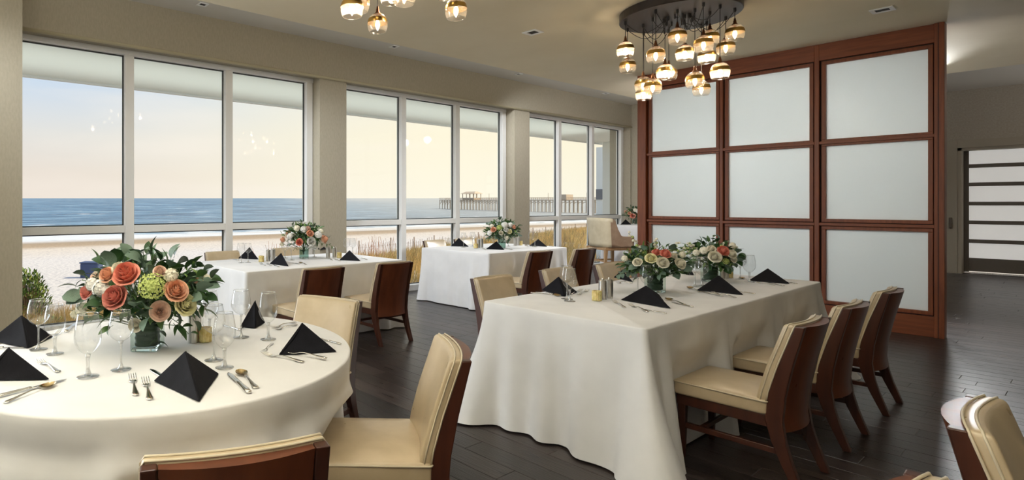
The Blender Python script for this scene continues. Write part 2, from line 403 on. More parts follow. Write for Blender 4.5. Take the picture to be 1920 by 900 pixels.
# windows
def window(idx, y0, mull, y1):
    w = bpy.data.objects.new('window_%d' % idx, None); COL.objects.link(w); w['kind'] = 'structure'; w.location = (DW, 0, 0)
    yc = [y0] + mull + [y1]
    ZT = 3.126
    MB().box(-.07, .05, y0 - .05, y1 + .06, ZT, ZT + .058).build('frame_head', WHITE, w, bevel=.004)
    MB().box(-.07, .08, y0 - .05, y1 + .06, 0, .095).build('frame_sill', WHITE, w, bevel=.004)
    for i, yy in enumerate(yc):
        a, b = (yy - .05, yy + .05)
        MB().box(-.07, .05, a, b, .09, ZT).build('mullion' if 0 < i < 3 else 'frame_jamb', WHITE, w, bevel=.004)
    for i in range(3):
        a, b = yc[i] + .05, yc[i + 1] - .05
        MB().box(-.05, .045, a, b, 1.073, 1.155).build('transom', WHITE, w, bevel=.004)
        for (z0, z1) in ((.095, 1.073), (1.155, ZT)):
            MB().box(-.032, -.026, a + .012, b - .012, z0 + .012, z1 - .012).build('window_pane', PANE, w)
            g = MB()
            for q in ((a, b, z0, z0 + .013), (a, b, z1 - .013, z1), (a, a + .013, z0, z1), (b - .013, b, z0, z1)): g.box(-.04, -.02, *q)
            g.build('gasket', GASK, w)
window(4, -3.64, [-2.53, -1.42], -.31)
window(1, .70, [1.95, 3.20], 4.44)
window(2, 5.02, [6.25, 7.52], 8.80)
window(3, 9.40, [10.62, 11.88], 13.14)

# ---------------------------------------------------------------- wood and frosted glass partition
PY = 8.60
P = thing('glazed_partition', 'tall red mahogany partition holding nine frosted glass panels from floor to ceiling', 'partition', (0, PY, 0))
gx_ = [(-3.975, -3.135), (-2.992, -2.137), (-1.985, -1.137)]; gz_ = [(.265, 1.105), (1.228, 2.085), (2.165, 3.05)]
mxs_ = [(-4.148, -4.03), (-3.085, -3.045), (-2.085, -2.04), (-1.085, -1.01)]
for i, (a, b) in enumerate(mxs_):
    d0 = -.075 if i in (0, 3) else -.045
    MB().box(a, b, d0, .06, 0, ZC - .002).build('stile', WOOD, P, bevel=.004)
MB().box(-1.058, -1.052, -.078, .06, 0, ZC - .003).build('stile_groove', GROOVE, P)
for (z0, z1) in ((0, .215), (1.148, 1.182), (2.108, 2.142), (3.10, ZC - .002)):
    for k in range(3):
        MB().box(mxs_[k][1], mxs_[k + 1][0], -.045, .05, z0, z1).build('rail', WOODH, P, bevel=.003)
for (a, b) in gx_:
    for (z0, z1) in gz_:
        m = MB(); t1, t2 = .036, .0
        for (w, y0, y1) in ((.038, -.022, .05),):
            m.box(a - w, b + w, y0, y1, z0 - w, z0); m.box(a - w, b + w, y0, y1, z1, z1 + w)
            m.box(a - w, a, y0, y1, z0, z1); m.box(b, b + w, y0, y1, z0, z1)
        m.build('stop_molding', WOOD, P, bevel=.003)
        MB().box(a - .01, b + .01, .018, .028, z0 - .01, z1 + .01).build('frosted_glass_pane', FROST, P)
# recessed dark lattice that closes the joints between stiles, rails and stop mouldings
for (a, b) in ((-4.10, -4.0), (-3.11, -3.02), (-2.11, -2.01), (-1.11, -1.06)):
    MB().box(a, b, .0, .04, .1, 3.2).build('joint_backing', GROOVE, P)
for (z0, z1) in ((.1, .24), (1.125, 1.205), (2.10, 2.15), (3.07, 3.2)):
    for k in range(3): MB().box(gx_[k][0] - .03, gx_[k][1] + .03, .001, .039, z0, z1).build('joint_backing', GROOVE, P)
# ---------------------------------------------------------------- ceiling fittings
def downlight(loc, s, label):
    t = thing('recessed_downlight', label, 'downlight', loc, 0, 'recessed square ceiling lights')
    m = MB()
    for q in ((-s, s, -s, -s * .62), (-s, s, s * .62, s), (-s, -s * .62, -s * .62, s * .62), (s * .62, s, -s * .62, s * .62)): m.box(*q, -.008, .0)
    m.build('trim_ring', WHITE, t)
    MB().box(-s * .63, s * .63, -s * .63, s * .63, -.002, .0).build('aperture', BLACKIN, t)
downlight((-3.77, 5.42, ZC - .001), .085, 'square white-rimmed recessed ceiling light between the two pendant clusters')
downlight((-1.31, 7.53, ZC - .001), .085, 'white-rimmed recessed ceiling light just in front of the wood partition')
for px, lb in ((380, 'tiny recessed square light above the large left window'), (739, 'tiny recessed square light above the middle window group, nearest its left pane'),
               (972, 'tiny recessed square light above the pillar between middle and far windows'), (1136, 'tiny recessed square light above the farthest window group')):
    downlight((-6.197, at_x(px, -6.197), ZU - .001), .055, lb)

def globe_parts(parent, pos, base, scale=1.0, sock=COPPER):
    """one pendant: shade with gold band, socket, bulb and the cord up to the plate"""
    x, y, z = pos; r = .080 * scale
    prof = []
    for i in range(15):
        q = math.radians(22 + i * (130 - 22) / 14)
        prof.append((r * math.sin(q) ** .8, r * 1.08 * math.cos(q)))
    m = MB(); m.lathe(prof, 24); sh = m.build('glass_shade', SHADE, parent, smooth=True); sh.location = pos
    m = MB(); pr = []
    for i in range(6):
        q = math.radians(58 + i * 26 / 5); pr.append((r * 1.012 * math.sin(q) ** .8, r * 1.085 * math.cos(q)))
    m.lathe(pr, 24); m.build('gold_band', GOLD, sh, smooth=True)
    m = MB(); m.lathe([(r * .815, -r * .68), (r * .815, -r * .71), (r * .79, -r * .71), (r * .79, -r * .68)], 24, closed=True); m.build('glass_rim', GEDGE, sh, smooth=True)
    m = MB(); m.lathe([(0, .030), (.010, .028), (.016, .010), (.018, -.006), (.014, -.022), (.007, -.038), (0, -.050)], 12); m.build('bulb', BULB, sh, smooth=True)
    m = MB(); t = r * .99
    m.lathe([(0, t + .062), (.008, t + .062), (.010, t + .042), (.013, t + .040), (.013, t + .022), (.020, t + .016), (.024, t + .004), (.036, t), (.036, t - .004), (.012, t - .006), (.012, .03), (0, .03)], 14)
    m.build('socket', sock, sh, smooth=True)
    m = MB(); m.tube([(x, y, z + t + .06), (x, y, ZC - .085)], .0032, 6); m.build('cord', CORD, parent)
def chandelier(c, pend, label, seed):
    for (x, y, z) in pend[::3]: light('POINT', 'bulb_light', (x, y, z - .062), (0, 0, 0), 3.2, (1.0, .84, .62), shadow_soft_size=.02)
    R = .52
    t = thing('cluster_chandelier', label, 'chandelier', (c[0], c[1], 0), 0)
    m = MB(); m.lathe([(0, ZC - .001), (R, ZC - .001), (R, ZC - .075), (R - .006, ZC - .08), (0, ZC - .08)], 64); m.build('ceiling_plate', BRONZE, t, smooth=False)
    rr = random.Random(seed); hub = MB(); loops = MB()
    for (x, y, z) in pend:
        x -= c[0]; y -= c[1]
        globe_parts(t, (x, y, z), c)
        m2 = MB(); m2.lathe([(0, ZC - .079), (.012, ZC - .079), (.012, ZC - .11), (.006, ZC - .118), (0, ZC - .118)], 8, c=(x, y)); m2.build('cord_grip', CORD, t)
        q = math.atan2(y, x) + rr.uniform(-.5, .5); hx, hy = .13 * math.cos(q), .13 * math.sin(q)
        pts = []; s1, s2 = rr.uniform(.03, .16), rr.uniform(-.1, .1)
        for i in range(13):
            u = i / 12; sag = math.sin(PI * u) * s1
            pts.append((hx * (1 - u) + x * u + s2 * math.sin(PI * u) * -y * 1.2, hy * (1 - u) + y * u + s2 * math.sin(PI * u) * x * 1.2, ZC - .10 - sag))
        m2 = MB(); m2.tube(pts, .0032, 6); m2.build('looped_cord', CORD, t)
        hub.lathe([(0, ZC - .079), (.008, ZC - .079), (.008, ZC - .12), (0, ZC - .125)], 6, c=(hx, hy))
    hub.build('centre_cord_grips', CORD, t)
    return t
C1 = (-2.49, 5.93)
raw = [(1172.7, 94.7, 1174, 40), (1176.7, 125.5, 1178, 53), (1206, 160, 1206, 45.5), (1207, 177, 1207.5, 60), (1223.8, 164.4, 1222, 33), (1229.5, 104.4, 1229, 18),
       (1247, 136.7, 1244.5, 36), (1254, 139, 1251, 55), (1270, 70, 1269, 18), (1283.8, 101, 1283, 28), (1319, 84.4, 1318, 5), (1331, 73, 1326, 22),
       (1325, 106.7, 1323, 40), (1303, 152, 1302, 16), (1315, 168, 1316, 46), (1350, 135.5, 1349, 9), (1360.7, 90, 1359, 31), (1377.8, 63.3, 1377, 15)]
pend = []
for (gx1, gy1, ax, ay) in raw:
    d = (ZC - .08 - H) * FPX / (HY - ay)
    p = ray(gx1) * d; v = Vector((p.x - C1[0], p.y - C1[1])); 
    if v.length > .49: v = v * (.49 / v.length)
    x, y = C1[0] + v.x, C1[1] + v.y; d = x * FW.x + y * FW.y
    pend.append((x, y, H + (HY - gy1) * d / FPX))
chandelier(C1, pend, 'round dark bronze ceiling plate with eighteen glowing glass globes before the wood partition', 3)
C2 = (-3.05, 2.76)
pend = []
for (px, py, d) in ((660, 16, 3.95), (673, 8, 4.25), (708, 46, 4.45), (731, -12, 4.5), (758, -6, 4.05), (855, 20, 4.15), (790, -40, 4.3), (820, -70, 4.0), (700, -60, 4.2), (840, -50, 4.4), (745, -75, 4.45), (775, -30, 3.85)):
    p = at_d(px, py, d); v = Vector((p.x - C2[0], p.y - C2[1]))
    if v.length > .49: v = v * (.49 / v.length)
    x, y = C2[0] + v.x, C2[1] + v.y; d2 = x * FW.x + y * FW.y
    pend.append((x, y, min(H + (HY - py) * d2 / FPX, ZC - .25)))
chandelier(C2, pend, 'cluster of glowing glass globes hanging at the top edge above the window tables', 5)
# light thrown by the bulbs

# ---------------------------------------------------------------- chairs
def interp(tab, z):
    for (a, va), (b, vb) in zip(tab, tab[1:]):
        if z <= b: return va + (vb - va) * (z - a) / (b - a)
    return tab[-1][1]
REAR = [(0, -.300), (.06, -.278), (.14, -.250), (.23, -.226), (.33, -.212), (.45, -.222), (.60, -.250), (.81, -.300)]
FRNT = [(0, -.264), (.06, -.236), (.14, -.200), (.23, -.165), (.33, -.140), (.45, -.152), (.60, -.192), (.81, -.262)]
def make_chair():
    t = thing('dining_chair', 'x', 'chair')
    zs = [0, .03, .06, .10, .14, .185, .23, .28, .33, .39, .45, .52, .60, .67, .74, .81]
    poly = [(interp(REAR, z), z) for z in zs] + [(interp(FRNT, z), z) for z in reversed(zs)]
    for s in (-1, 1):
        a, b = sorted((s * .183, s * .22)); MB().prism(poly, a, b).build('leg', CWOOD, t, bevel=.004)
        m = MB(); V = []
        for z, h in ((0, .014), (.34, .021)):
            V += [(.247 - h + (.004 if z == 0 else 0), s * .195 - h, z), (.247 + h, s * .195 - h, z), (.247 + h, s * .195 + h, z), (.247 - h, s * .195 + h, z)]
        m.add(V, [(0, 3, 2, 1), (4, 5, 6, 7), (0, 1, 5, 4), (1, 2, 6, 5), (2, 3, 7, 6), (3, 0, 4, 7)]); m.build('leg', CWOOD, t, bevel=.003)
        MB().box(-.20, .235, s * .195 - .011, s * .195 + .011, .165, .195).build('stretcher', CWOOD, t, bevel=.003)
    MB().box(.15, .17, -.185, .185, .168, .192).build('stretcher', CWOOD, t, bevel=.003)
    MB().box(-.185, -.165, -.185, .185, .245, .272).build('stretcher', CWOOD, t, bevel=.003)
    MB().box(-.15, .272, -.216, .216, .292, .352).build('seat_rail', CWOOD, t, bevel=.004)
    # curved outer back
    m = MB()
    def outer(u, v):
        y = -.181 + .362 * u; z = .275 + .02 * (abs(y) / .18) ** 2 * 0 + v * (.808 - .275)
        return (interp(REAR, z) + .004 - .034 * (1 - (y / .181) ** 2), y, z)
    def inner(u, v):
        p = outer(u, v); return (interp(FRNT, p[2]) - .026 * (1 - (p[1] / .22) ** 2) + .0005, p[1], p[2])
    nu, nv = 14, 12
    m.grid(outer, nu, nv); m.grid(inner, nu, nv); k = (nu + 1) * (nv + 1)
    for i in range(nu):
        m.f.append((i, i + 1, k + i + 1, k + i)); q = nv * (nu + 1); m.f.append((q + i, q + i + 1, k + q + i + 1, k + q + i)); m.mi += [0, 0]
    for j in range(nv):
        a = j * (nu + 1); b = a + nu + 1; m.f.append((a, b, k + b, k + a)); a += nu; b += nu; m.f.append((a, b, k + b, k + a)); m.mi += [0, 0]
    o = m.build('back_panel', CBACK, t, smooth=True); o.data.set_sharp_from_angle(angle=.7)
    # upholstery
    def crown(p):
        x, y, z = p
        if z > 0: z += .020 * max(0, 1 - (x / .22) ** 2) * max(0, 1 - (y / .235) ** 2)
        y2 = y * (1 + .02 * x / .2)
        return (x, y2, z)
    m = MB(); m.rbox((.065, 0, .388), (.43, .462, .078), .016, fn=crown, div=(8, 8, 2)); seat = m.build('seat_cushion', LEATH, t, smooth=True)
    def pipe(z, cx0, cx1, hy, name, par, r=.0042, fn=None):
        pts = []
        for (sx, sy, q0) in ((1, 1, 0), (-1, 1, 90), (-1, -1, 180), (1, -1, 270)):
            for i in range(5):
                q = math.radians(q0 + 22.5 * i); rr_ = .016
                pts.append(((cx1 if sx > 0 else cx0) - sx * rr_ + rr_ * math.cos(q), sy * (hy - rr_) + rr_ * math.sin(q), z))
        if fn: pts = [fn(p) for p in pts]
        MB().tube(pts, r, 6, closed=True).build(name, PIPE, par, smooth=True)
    pipe(.418, -.152, .282, .2335, 'piping', seat)
    def backc(p):     # p in local box: x depth(+ front), y across, z up
        x, y, z = p; Z = z + .61
        base = interp(FRNT, min(Z, .81)) + .024
        cy = -.026 * (1 - (y / .22) ** 2)
        puff = .012 * max(0, 1 - (y / .2) ** 4) * max(0, 1 - (z / .2) ** 4) if x > 0 else 0
        return (x + base + cy + puff, y, z)
    m = MB(); m.rbox((0, 0, .61), (.050, .438, .41), .015, fn=backc, div=(1, 10, 8)); bc = m.build('back_cushion', LEATH, t, smooth=True)
    for xo in (-.022, .016):
        pts = []
        for i in range(9): pts.append((xo, -.2195, .42 + .38 * i / 8 - .61))
        for i in range(11): pts.append((xo, -.21 + .42 * i / 10, .8165 - .61))
        for i in range(9): pts.append((xo, .2195, .80 - .38 * i / 8 - .61))
        pts = [backc(p) for p in pts]; pts = [(p[0] - (.012 if xo > 0 else 0), p[1], p[2] + .61) for p in pts]
        MB().tube(pts, .0036, 6).build('piping', PIPE, bc, smooth=True)
    return register(t)
CH = make_chair()
CHAIRS = []
def chair(A, B, facing, label, group='leather dining chairs'):
    M = Vector(((A[0] + B[0]) / 2, (A[1] + B[1]) / 2)); d = Vector((math.cos(facing), math.sin(facing)))
    loc = M + d * .295; CHAIRS.append((loc.x, loc.y, facing))
    place(CH, (loc.x, loc.y, .001), facing, label, group)
def facing(dx, dy): return math.atan2(dy, dx)
chair((-1.40, 1.66), (-1.79, 1.93), facing(-.62, -.785), 'cream leather chair showing its whole seat, nearest right of the round table')
chair((-3.11, 2.0), (-2.69, 2.16), facing(.35, -.94), 'cream leather chair behind the round table, facing the camera')
chair((-1.275, .385), (-1.13, .81), facing(-.95, .32), 'chair seen from behind at the bottom edge, backed up to the camera')
chair((-.865, 3.38), (-.865, 3.82), PI, 'nearest of three dark wood chairs on the right side of the centre table')
chair((-.865, 4.20), (-.865, 4.64), PI, 'middle of three dark wood chairs on the right side of the centre table')
chair((-.86, 5.12), (-.86, 5.56), PI, 'farthest of three wood chairs right of the centre table, by the partition')
chair((-3.01, 3.50), (-3.01, 3.94), 0, 'cream leather chair at the left front corner of the centre table')
chair((-3.02, 4.42), (-3.02, 4.86), 0, 'cream chair back behind the centre table, just left of the steel mills')
chair((-2.97, 5.22), (-2.97, 5.66), 0, 'cream chair back behind the centre table, by its nearer bouquet')
chair((-4.27, 2.76), (-4.25, 3.20), PI, 'brown chair back before the left window table, half hidden by a cream chair')
chair((-4.25, 3.62), (-4.23, 4.06), PI, 'brown chair with full legs seen, at the right end of left window table')
chair((-4.18, 5.99), (-4.18, 6.43), PI, 'brown backed chair with cream seat edge at the middle window table')
chair((-4.07, 6.82), (-4.07, 7.26), PI, 'brown chair back at the right end of the middle window table')
chair((-6.56, 2.78), (-6.56, 3.22), 0, 'cream chair top behind the left window table, left end against the glass')
chair((-6.58, 3.72), (-6.58, 4.16), 0, 'cream chair top behind the left window table bouquet by the glass')
chair((-6.55, 6.48), (-6.55, 6.92), 0, 'pale chair between the middle window and the left end of its table')
chair((-6.57, 7.22), (-6.57, 7.66), 0, 'pale chair top by the glass behind the middle window table bouquet')
chair((-.27, 2.18), (-.24, 2.62), 0.02, 'cream leather chair back rising in the bottom right corner')
chair((-.27, 1.33), (-.25, 1.76), 0.02, 'chair of which only the top corner shows at the bottom right edge')

# ---------------------------------------------------------------- tables and cloths
TT = .765
def push(p):
    x, y, z = p
    if z > .60: return p
    f_ = 1.0 if z < .47 else (.60 - z) / .13
    for (cx_, cy_, a) in CHAIRS:
        dx, dy = x - cx_, y - cy_; lx = dx * math.cos(a) + dy * math.sin(a); ly = -dx * math.sin(a) + dy * math.cos(a)
        if -.25 < lx < .292 and abs(ly) < .36:
            w = 1 if abs(ly) < .24 else (.36 - abs(ly)) / .12; w = w * w * (3 - 2 * w)
            k = (.292 - lx) * f_ * w; x += math.cos(a) * k; y += math.sin(a) * k
    return (x, y, z)
def fold(s, seed, n=5):
    r = random.Random(seed); v = 0
    for i in range(n):
        fr = r.uniform(8, 26); ph = r.uniform(0, 6.28); v += math.sin(s * fr + ph) / n
    return v
def rect_cloth(x0, x1, y0, y1, top, label, seed, flare=.012, corner=.07, amp=.055):
    rc = .03
    # perimeter sampled with rounded corners
    per = []
    def seg(ax, ay, bx, by, nx, ny, n, s0):
        for i in range(n): per.append((ax + (bx - ax) * i / n, ay + (by - ay) * i / n, nx, ny))
    C = [(x0 + rc, y0 + rc, PI), (x1 - rc, y0 + rc, 1.5 * PI), (x1 - rc, y1 - rc, 0), (x0 + rc, y1 - rc, .5 * PI)]
    LX, LY = x1 - x0, y1 - y0
    seq = []
    for k, (cx_, cy_, q0) in enumerate(C):
        for i in range(11):
            q = q0 + PI / 2 * i / 10; seq.append((cx_ + rc * math.cos(q), cy_ + rc * math.sin(q), math.cos(q), math.sin(q), 1 - abs(i - 5) / 5 * .35))
        nx = C[(k + 1) % 4]; q = q0 + PI / 2; ax, ay = cx_ + rc * math.cos(q), cy_ + rc * math.sin(q); bx, by = nx[0] + rc * math.cos(q), nx[1] + rc * math.sin(q)
        ln = math.hypot(bx - ax, by - ay); n = int(ln / .022)
        for i in range(1, n):
            u = i / n; dist = min(u, 1 - u) * ln; seq.append((ax + (bx - ax) * u, ay + (by - ay) * u, math.cos(q), math.sin(q), .65 * math.exp(-(dist / .10) ** 2)))
    V = []; Fs = []; n = len(seq); s = 0; ss = []
    for i, q in enumerate(seq):
        if i: s += math.hypot(q[0] - seq[i - 1][0], q[1] - seq[i - 1][1]) + (.02 if q[4] > .6 else 0)
        ss.append(s)
    rows = [(-.004, top)] + [(.0, top - .004)] + [None] * 24
    nv = 24
    ed = .008
    V = []
    for j in range(nv + 3):
        for i, (x, y, nx, ny, cb) in enumerate(seq):
            blend = min(1, min(i, n - i) / 12)
            rip = (fold(ss[i], seed) * blend * 1.6 + .5 * math.sin(ss[i] * 31 + seed) * blend * .4)
            if j == 0: off, z = -ed, top
            elif j == 1: off, z = -ed * .3, top - ed * .3
            elif j == 2: off, z = 0, top - ed
            else:
                v = (j - 2) / nv; hang = top - ed
                z = hang * (1 - v)
                spread = v ** 1.3
                off = flare * spread + corner * cb * v ** 1.7 + amp * rip * v ** .9 * (1 if cb < .3 else .35)
                z = max(z, .012 + .004 * math.sin(ss[i] * 20)) if j < nv + 2 else .012
                off = max(off, .002)
            p = (x + nx * off, y + ny * off, z)
            V.append(push(p) if j > 4 else p)
    for j in range(nv + 2):
        for i in range(n): Fs.append((j * n + i, j * n + (i + 1) % n, (j + 1) * n + (i + 1) % n, (j + 1) * n + i))
    Fs.append(tuple(range(n)))
    m = MB(); m.add(V, Fs); o = m.build('tablecloth', CLOTH, smooth=True); o.data.set_sharp_from_angle(angle=1.2)
    tag(o, label, 'tablecloth', 'white tablecloths'); return o
def round_cloth(c, R, top, label, seed):
    n, nv = 300, 28; V = []; Fs = []; ed = .008
    for j in range(nv + 3):
        for i in range(n):
            q = 2 * PI * i / n
            rip = sum(math.sin(q * k + ph) * a for k, ph, a in ((9, .4, .4), (14, 2.1, .45), (23, 1.0, .3), (31, 5., .2)))
            if j == 0: r, z = R - ed, top
            elif j == 1: r, z = R - ed * .3, top - ed * .3
            elif j == 2: r, z = R, top - ed
            else:
                v = (j - 2) / nv; z = (top - ed) * (1 - v) + .012 * v
                w = max(0, (v - .10) / .9)
                r = R - .004 * min(1, v / .1) - .014 * math.exp(-((v - .16) / .05) ** 2) + .045 * w + .046 * rip * w ** .55
            p = (c[0] + r * math.cos(q), c[1] + r * math.sin(q), z); V.append(push(p) if j > 4 else p)
    for j in range(nv + 2):
        for i in range(n): Fs.append((j * n + i, j * n + (i + 1) % n, (j + 1) * n + (i + 1) % n, (j + 1) * n + i))
    Fs.append(tuple(range(n)))
    m = MB(); m.add(V, Fs); o = m.build('tablecloth', CLOTH, smooth=True); o.data.set_sharp_from_angle(angle=1.2)
    return tag(o, label, 'tablecloth', 'white tablecloths')
TWOOD = mat('table_ply', (.35, .25, .15), .6)
def rect_table(x0, x1, y0, y1, top, label):
    t = thing('dining_table', label, 'table', ((x0 + x1) / 2, (y0 + y1) / 2, 0)); a, b = (x1 - x0) / 2 - .02, (y1 - y0) / 2 - .02
    MB().box(-a, a, -b, b, top - .04, top - .012).build('tabletop', TWOOD, t)
    for sx in (-1, 1):
        for sy in (-1, 1): MB().box(sx * (a - .08) - .02, sx * (a - .08) + .02, sy * (b - .10) - .02, sy * (b - .10) + .02, .0, top - .04).build('leg', TWOOD, t)
RC = (-2.45, .87)
t = thing('round_table', 'round dining table standing under the white cloth in the left foreground', 'table', (*RC, 0))
MB().lathe([(0, TT - .012), (.785, TT - .012), (.785, TT - .04), (0, TT - .04)], 64).build('tabletop', TWOOD, t)
MB().lathe([(0, TT - .04), (.05, TT - .04), (.05, .05), (.3, .03), (.3, .0), (0, 0)], 24).build('pedestal', TWOOD, t)
rect_table(-2.45, -1.41, 2.97, 5.94, TT, 'long rectangular dining table under white cloth in the room centre')
rect_table(-6.02, -4.82, 2.46, 4.43, TT, 'rectangular dining table under white cloth at the left window')
rect_table(-5.98, -4.76, 5.90, 7.66, TT, 'rectangular dining table under white cloth at the middle window')
rect_table(-6.42, -5.2, 11.75, 12.9, .96, 'high table under white cloth beside the wingback chair')
round_cloth(RC, .80, TT, 'white cloth hanging to the floor from the round foreground table', 3)
rect_cloth(-2.45, -1.40, 2.97, 5.94, TT, 'long white cloth with pooled corner on the centre table', 11, flare=.045, corner=.24, amp=.065)
rect_cloth(-6.03, -4.81, 2.45, 4.44, TT, 'white cloth over the rectangular table at the left window', 5)
rect_cloth(-5.99, -4.75, 5.89, 7.67, TT, 'white cloth over the rectangular table at the middle window', 8)
rect_cloth(-6.45, -5.17, 11.72, 12.93, .96, 'white cloth on the distant high table beside the wingback chair', 2, flare=.02, corner=.05)

# ---------------------------------------------------------------- wingback stool
def wing_chair(loc, rz):
    t = thing('wingback_chair', 'tan leather wingback counter chair on light wood legs by the far window', 'chair', loc, rz)
    LW = noisy(mat('light_oak', (.42, .25, .12), .45), (.36, .21, .10), (.48, .30, .15), 4, 5, (12, 12, 1))
    TAN = noisy(mat('tan_leather', (.62, .54, .38), .4), (.58, .50, .34), (.66, .58, .42), 8, 3)
    TAN2 = noisy(mat('brown_fabric', (.36, .24, .16), .7), (.32, .21, .14), (.40, .28, .19), 8, 3)
    zt, zb = 1.14, .58
    def shell(off, z0=zb):
        def fn(u, v):
            a = (u - .5) * 2     # -1..1 around
            # plan: back curve then arms forward
            if abs(a) < .5: q = a / .5 * PI / 2; x = -.26 - .02 + .12 * (1 - math.cos(q)) ; y = (.34 - off) * math.sin(q); x = -.30 + .14 * (1 - math.cos(q)) + off
            else: k = (abs(a) - .5) / .5; x = -.16 + .46 * k + off * (1 - k); y = math.copysign(.34 - off, a)
            k = max(0, (abs(a) - .5) / .5)
            s_ = 1 / (1 + math.exp(-(k - .28) * 22)); top = zt - (zt - .80) * s_ - .02 * abs(a)
            z = z0 + (top - z0) * v
            flare = .05 * v * (1 if abs(a) < .75 else .3)
            return (x - .04 * v * (1 - s_), y * (1 + flare), z)
        return fn
    n, v = 40, 8
    m = MB(); m.grid(shell(0), n, v); k = (n + 1) * (v + 1); m.grid(shell(.06), n, v)
    q = v * (n + 1)
    for i in range(n): m.f += [(q + i, q + i + 1, k + q + i + 1, k + q + i), (i, i + 1, k + i + 1, k + i)]; m.mi += [0, 0]
    for a in (0, n):
        for j in range(v): m.f.append((j * (n + 1) + a, (j + 1) * (n + 1) + a, k + (j + 1) * (n + 1) + a, k + j * (n + 1) + a)); m.mi.append(0)
    
    for fi, f_ in enumerate(m.f):
        cy_ = sum(m.v[i][1] for i in f_) / len(f_); cx_ = sum(m.v[i][0] for i in f_) / len(f_)
        if cx_ > -.17: m.mi[fi] = 1
    m.build('winged_back', [TAN, TAN2], t, smooth=True)
    m = MB(); m.rbox((.03, 0, .62), (.56, .56, .12), .03, div=(4, 4, 2)); m.build('seat_cushion', TAN2, t, smooth=True)
    MB().box(-.27, .30, -.31, .31, .52, .575).build('seat_frame', LW, t, bevel=.005)
    for sx, sy in ((1, 1), (1, -1), (-1, 1), (-1, -1)):
        x, y = (.27 if sx > 0 else -.24), sy * .28; m = MB(); V = []
        for z, h, dx in ((0, .016, -.03 if sx < 0 else 0), (.53, .027, 0)):
            V += [(x + dx - h, y - h, z), (x + dx + h, y - h, z), (x + dx + h, y + h, z), (x + dx - h, y + h, z)]
        m.add(V, [(0, 3, 2, 1), (4, 5, 6, 7), (0, 1, 5, 4), (1, 2, 6, 5), (2, 3, 7, 6), (3, 0, 4, 7)]); m.build('leg', LW, t, bevel=.003)
    for s in (-1, 1): MB().box(-.25, .27, s * .28 - .01, s * .28 + .01, .28, .31).build('stretcher', LW, t)
    MB().box(.26, .28, -.28, .28, .20, .23).build('stretcher', LW, t); MB().box(-.26, -.24, -.28, .28, .30, .33).build('stretcher', LW, t)
p = ray(1141) * 11.1
wing_chair((p.x, p.y, 0.001), math.radians(62))
# ---------------------------------------------------------------- tableware
NAPN = [0]
def napkin(a, b, c, apex, label, z=TT, lean=.5):
    P3 = [at_z(*q, z) for q in (a, b, c)]; cen = (P3[0] + P3[1] + P3[2]) / 3; d = depth(cen)
    A = ray(apex[0]) * d; A = Vector((A.x, A.y, max(z + .05, H - (apex[1] - HY) * d / FPX)))
    o = thing('folded_napkin', label, 'napkin', (cen.x, cen.y, z), 0, 'black pyramid napkins')
    pts = [p - cen for p in P3]; pts = [Vector((p.x, p.y, .003)) for p in pts]; A = A - cen; A.z -= cen.z - z; A.z = A.z
    A = Vector((A.x, A.y, A.z)) if True else A
    if (pts[1] - pts[0]).cross(pts[2] - pts[0]).z < 0: pts[1], pts[2] = pts[2], pts[1]
    m = MB(); n = 10; seed = NAPN[0]; NAPN[0] += 1; rr = random.Random(seed); ph = rr.uniform(0, 6)
    for k in range(3):
        p, q = pts[k], pts[(k + 1) % 3]; nrm = (q - p).cross(A - p).normalized(); idx = {}
        V = []; Fs = []
        for i in range(n + 1):
            for j in range(n + 1 - i):
                u, v = i / n, j / n; w = 1 - u - v; idx[i, j] = len(V)
                pos = p * w + q * u + A * v
                sag = 27 * u * v * w * (.006 + .006 * rr.random() * 0) + .0022 * math.sin(u * 14 + ph) * math.sin(w * 9) * (u * w * 4) * (1 - v)
                V.append(pos - nrm * sag)
        for i in range(n):
            for j in range(n - i):
                Fs.append((idx[i, j], idx[i + 1, j], idx[i, j + 1]))
                if i + j < n - 1: Fs.append((idx[i + 1, j], idx[i + 1, j + 1], idx[i, j + 1]))
        m.add(V, Fs)
    m.f.append((0, 0, 0)) if False else None
    me = m.data('folded_cloth', NAPK, True); bm = bmesh.new(); bm.from_mesh(me)
    bmesh.ops.remove_doubles(bm, verts=bm.verts, dist=.0004); bmesh.ops.holes_fill(bm, edges=bm.edges, sides=200); bmesh.ops.recalc_face_normals(bm, faces=bm.faces)
    es = [e for e in bm.edges if len(e.link_faces) == 2 and e.calc_face_angle(0) > .45]
    bmesh.ops.bevel(bm, geom=es, offset=.0055, segments=3, affect='EDGES', profile=.6, clamp_overlap=True)
    for f_ in bm.faces: f_.smooth = True
    bm.to_mesh(me); bm.free(); link('folded_cloth', me, o)
    # the second layer lying along the front ridge, a finger's width inside it
    kf = min(range(3), key=lambda q_: (pts[q_] + cen).x * FW.x + (pts[q_] + cen).y * FW.y); pf_ = pts[kf]; sd = (pts[(kf + 1) % 3] - pf_).normalized()
    e = MB(); rid = [pf_ * (1 - u) + A * u for u in (.02, .25, .5, .75, .97)]
    nrm = (pts[(kf + 1) % 3] - pf_).cross(A - pf_).normalized()
    if nrm.dot(pf_) < 0: nrm = -nrm
    e.tube([p_ + sd * (.016 * (1 - abs(i_ - 2) * .28)) + nrm * .0002 - nrm * .0015 * (i_ in (1, 2, 3)) for i_, p_ in enumerate(rid)], [.002, .0032, .0034, .0030, .0015], 6)
    e.build('folded_edge', NAPK, o, smooth=True)
    return o
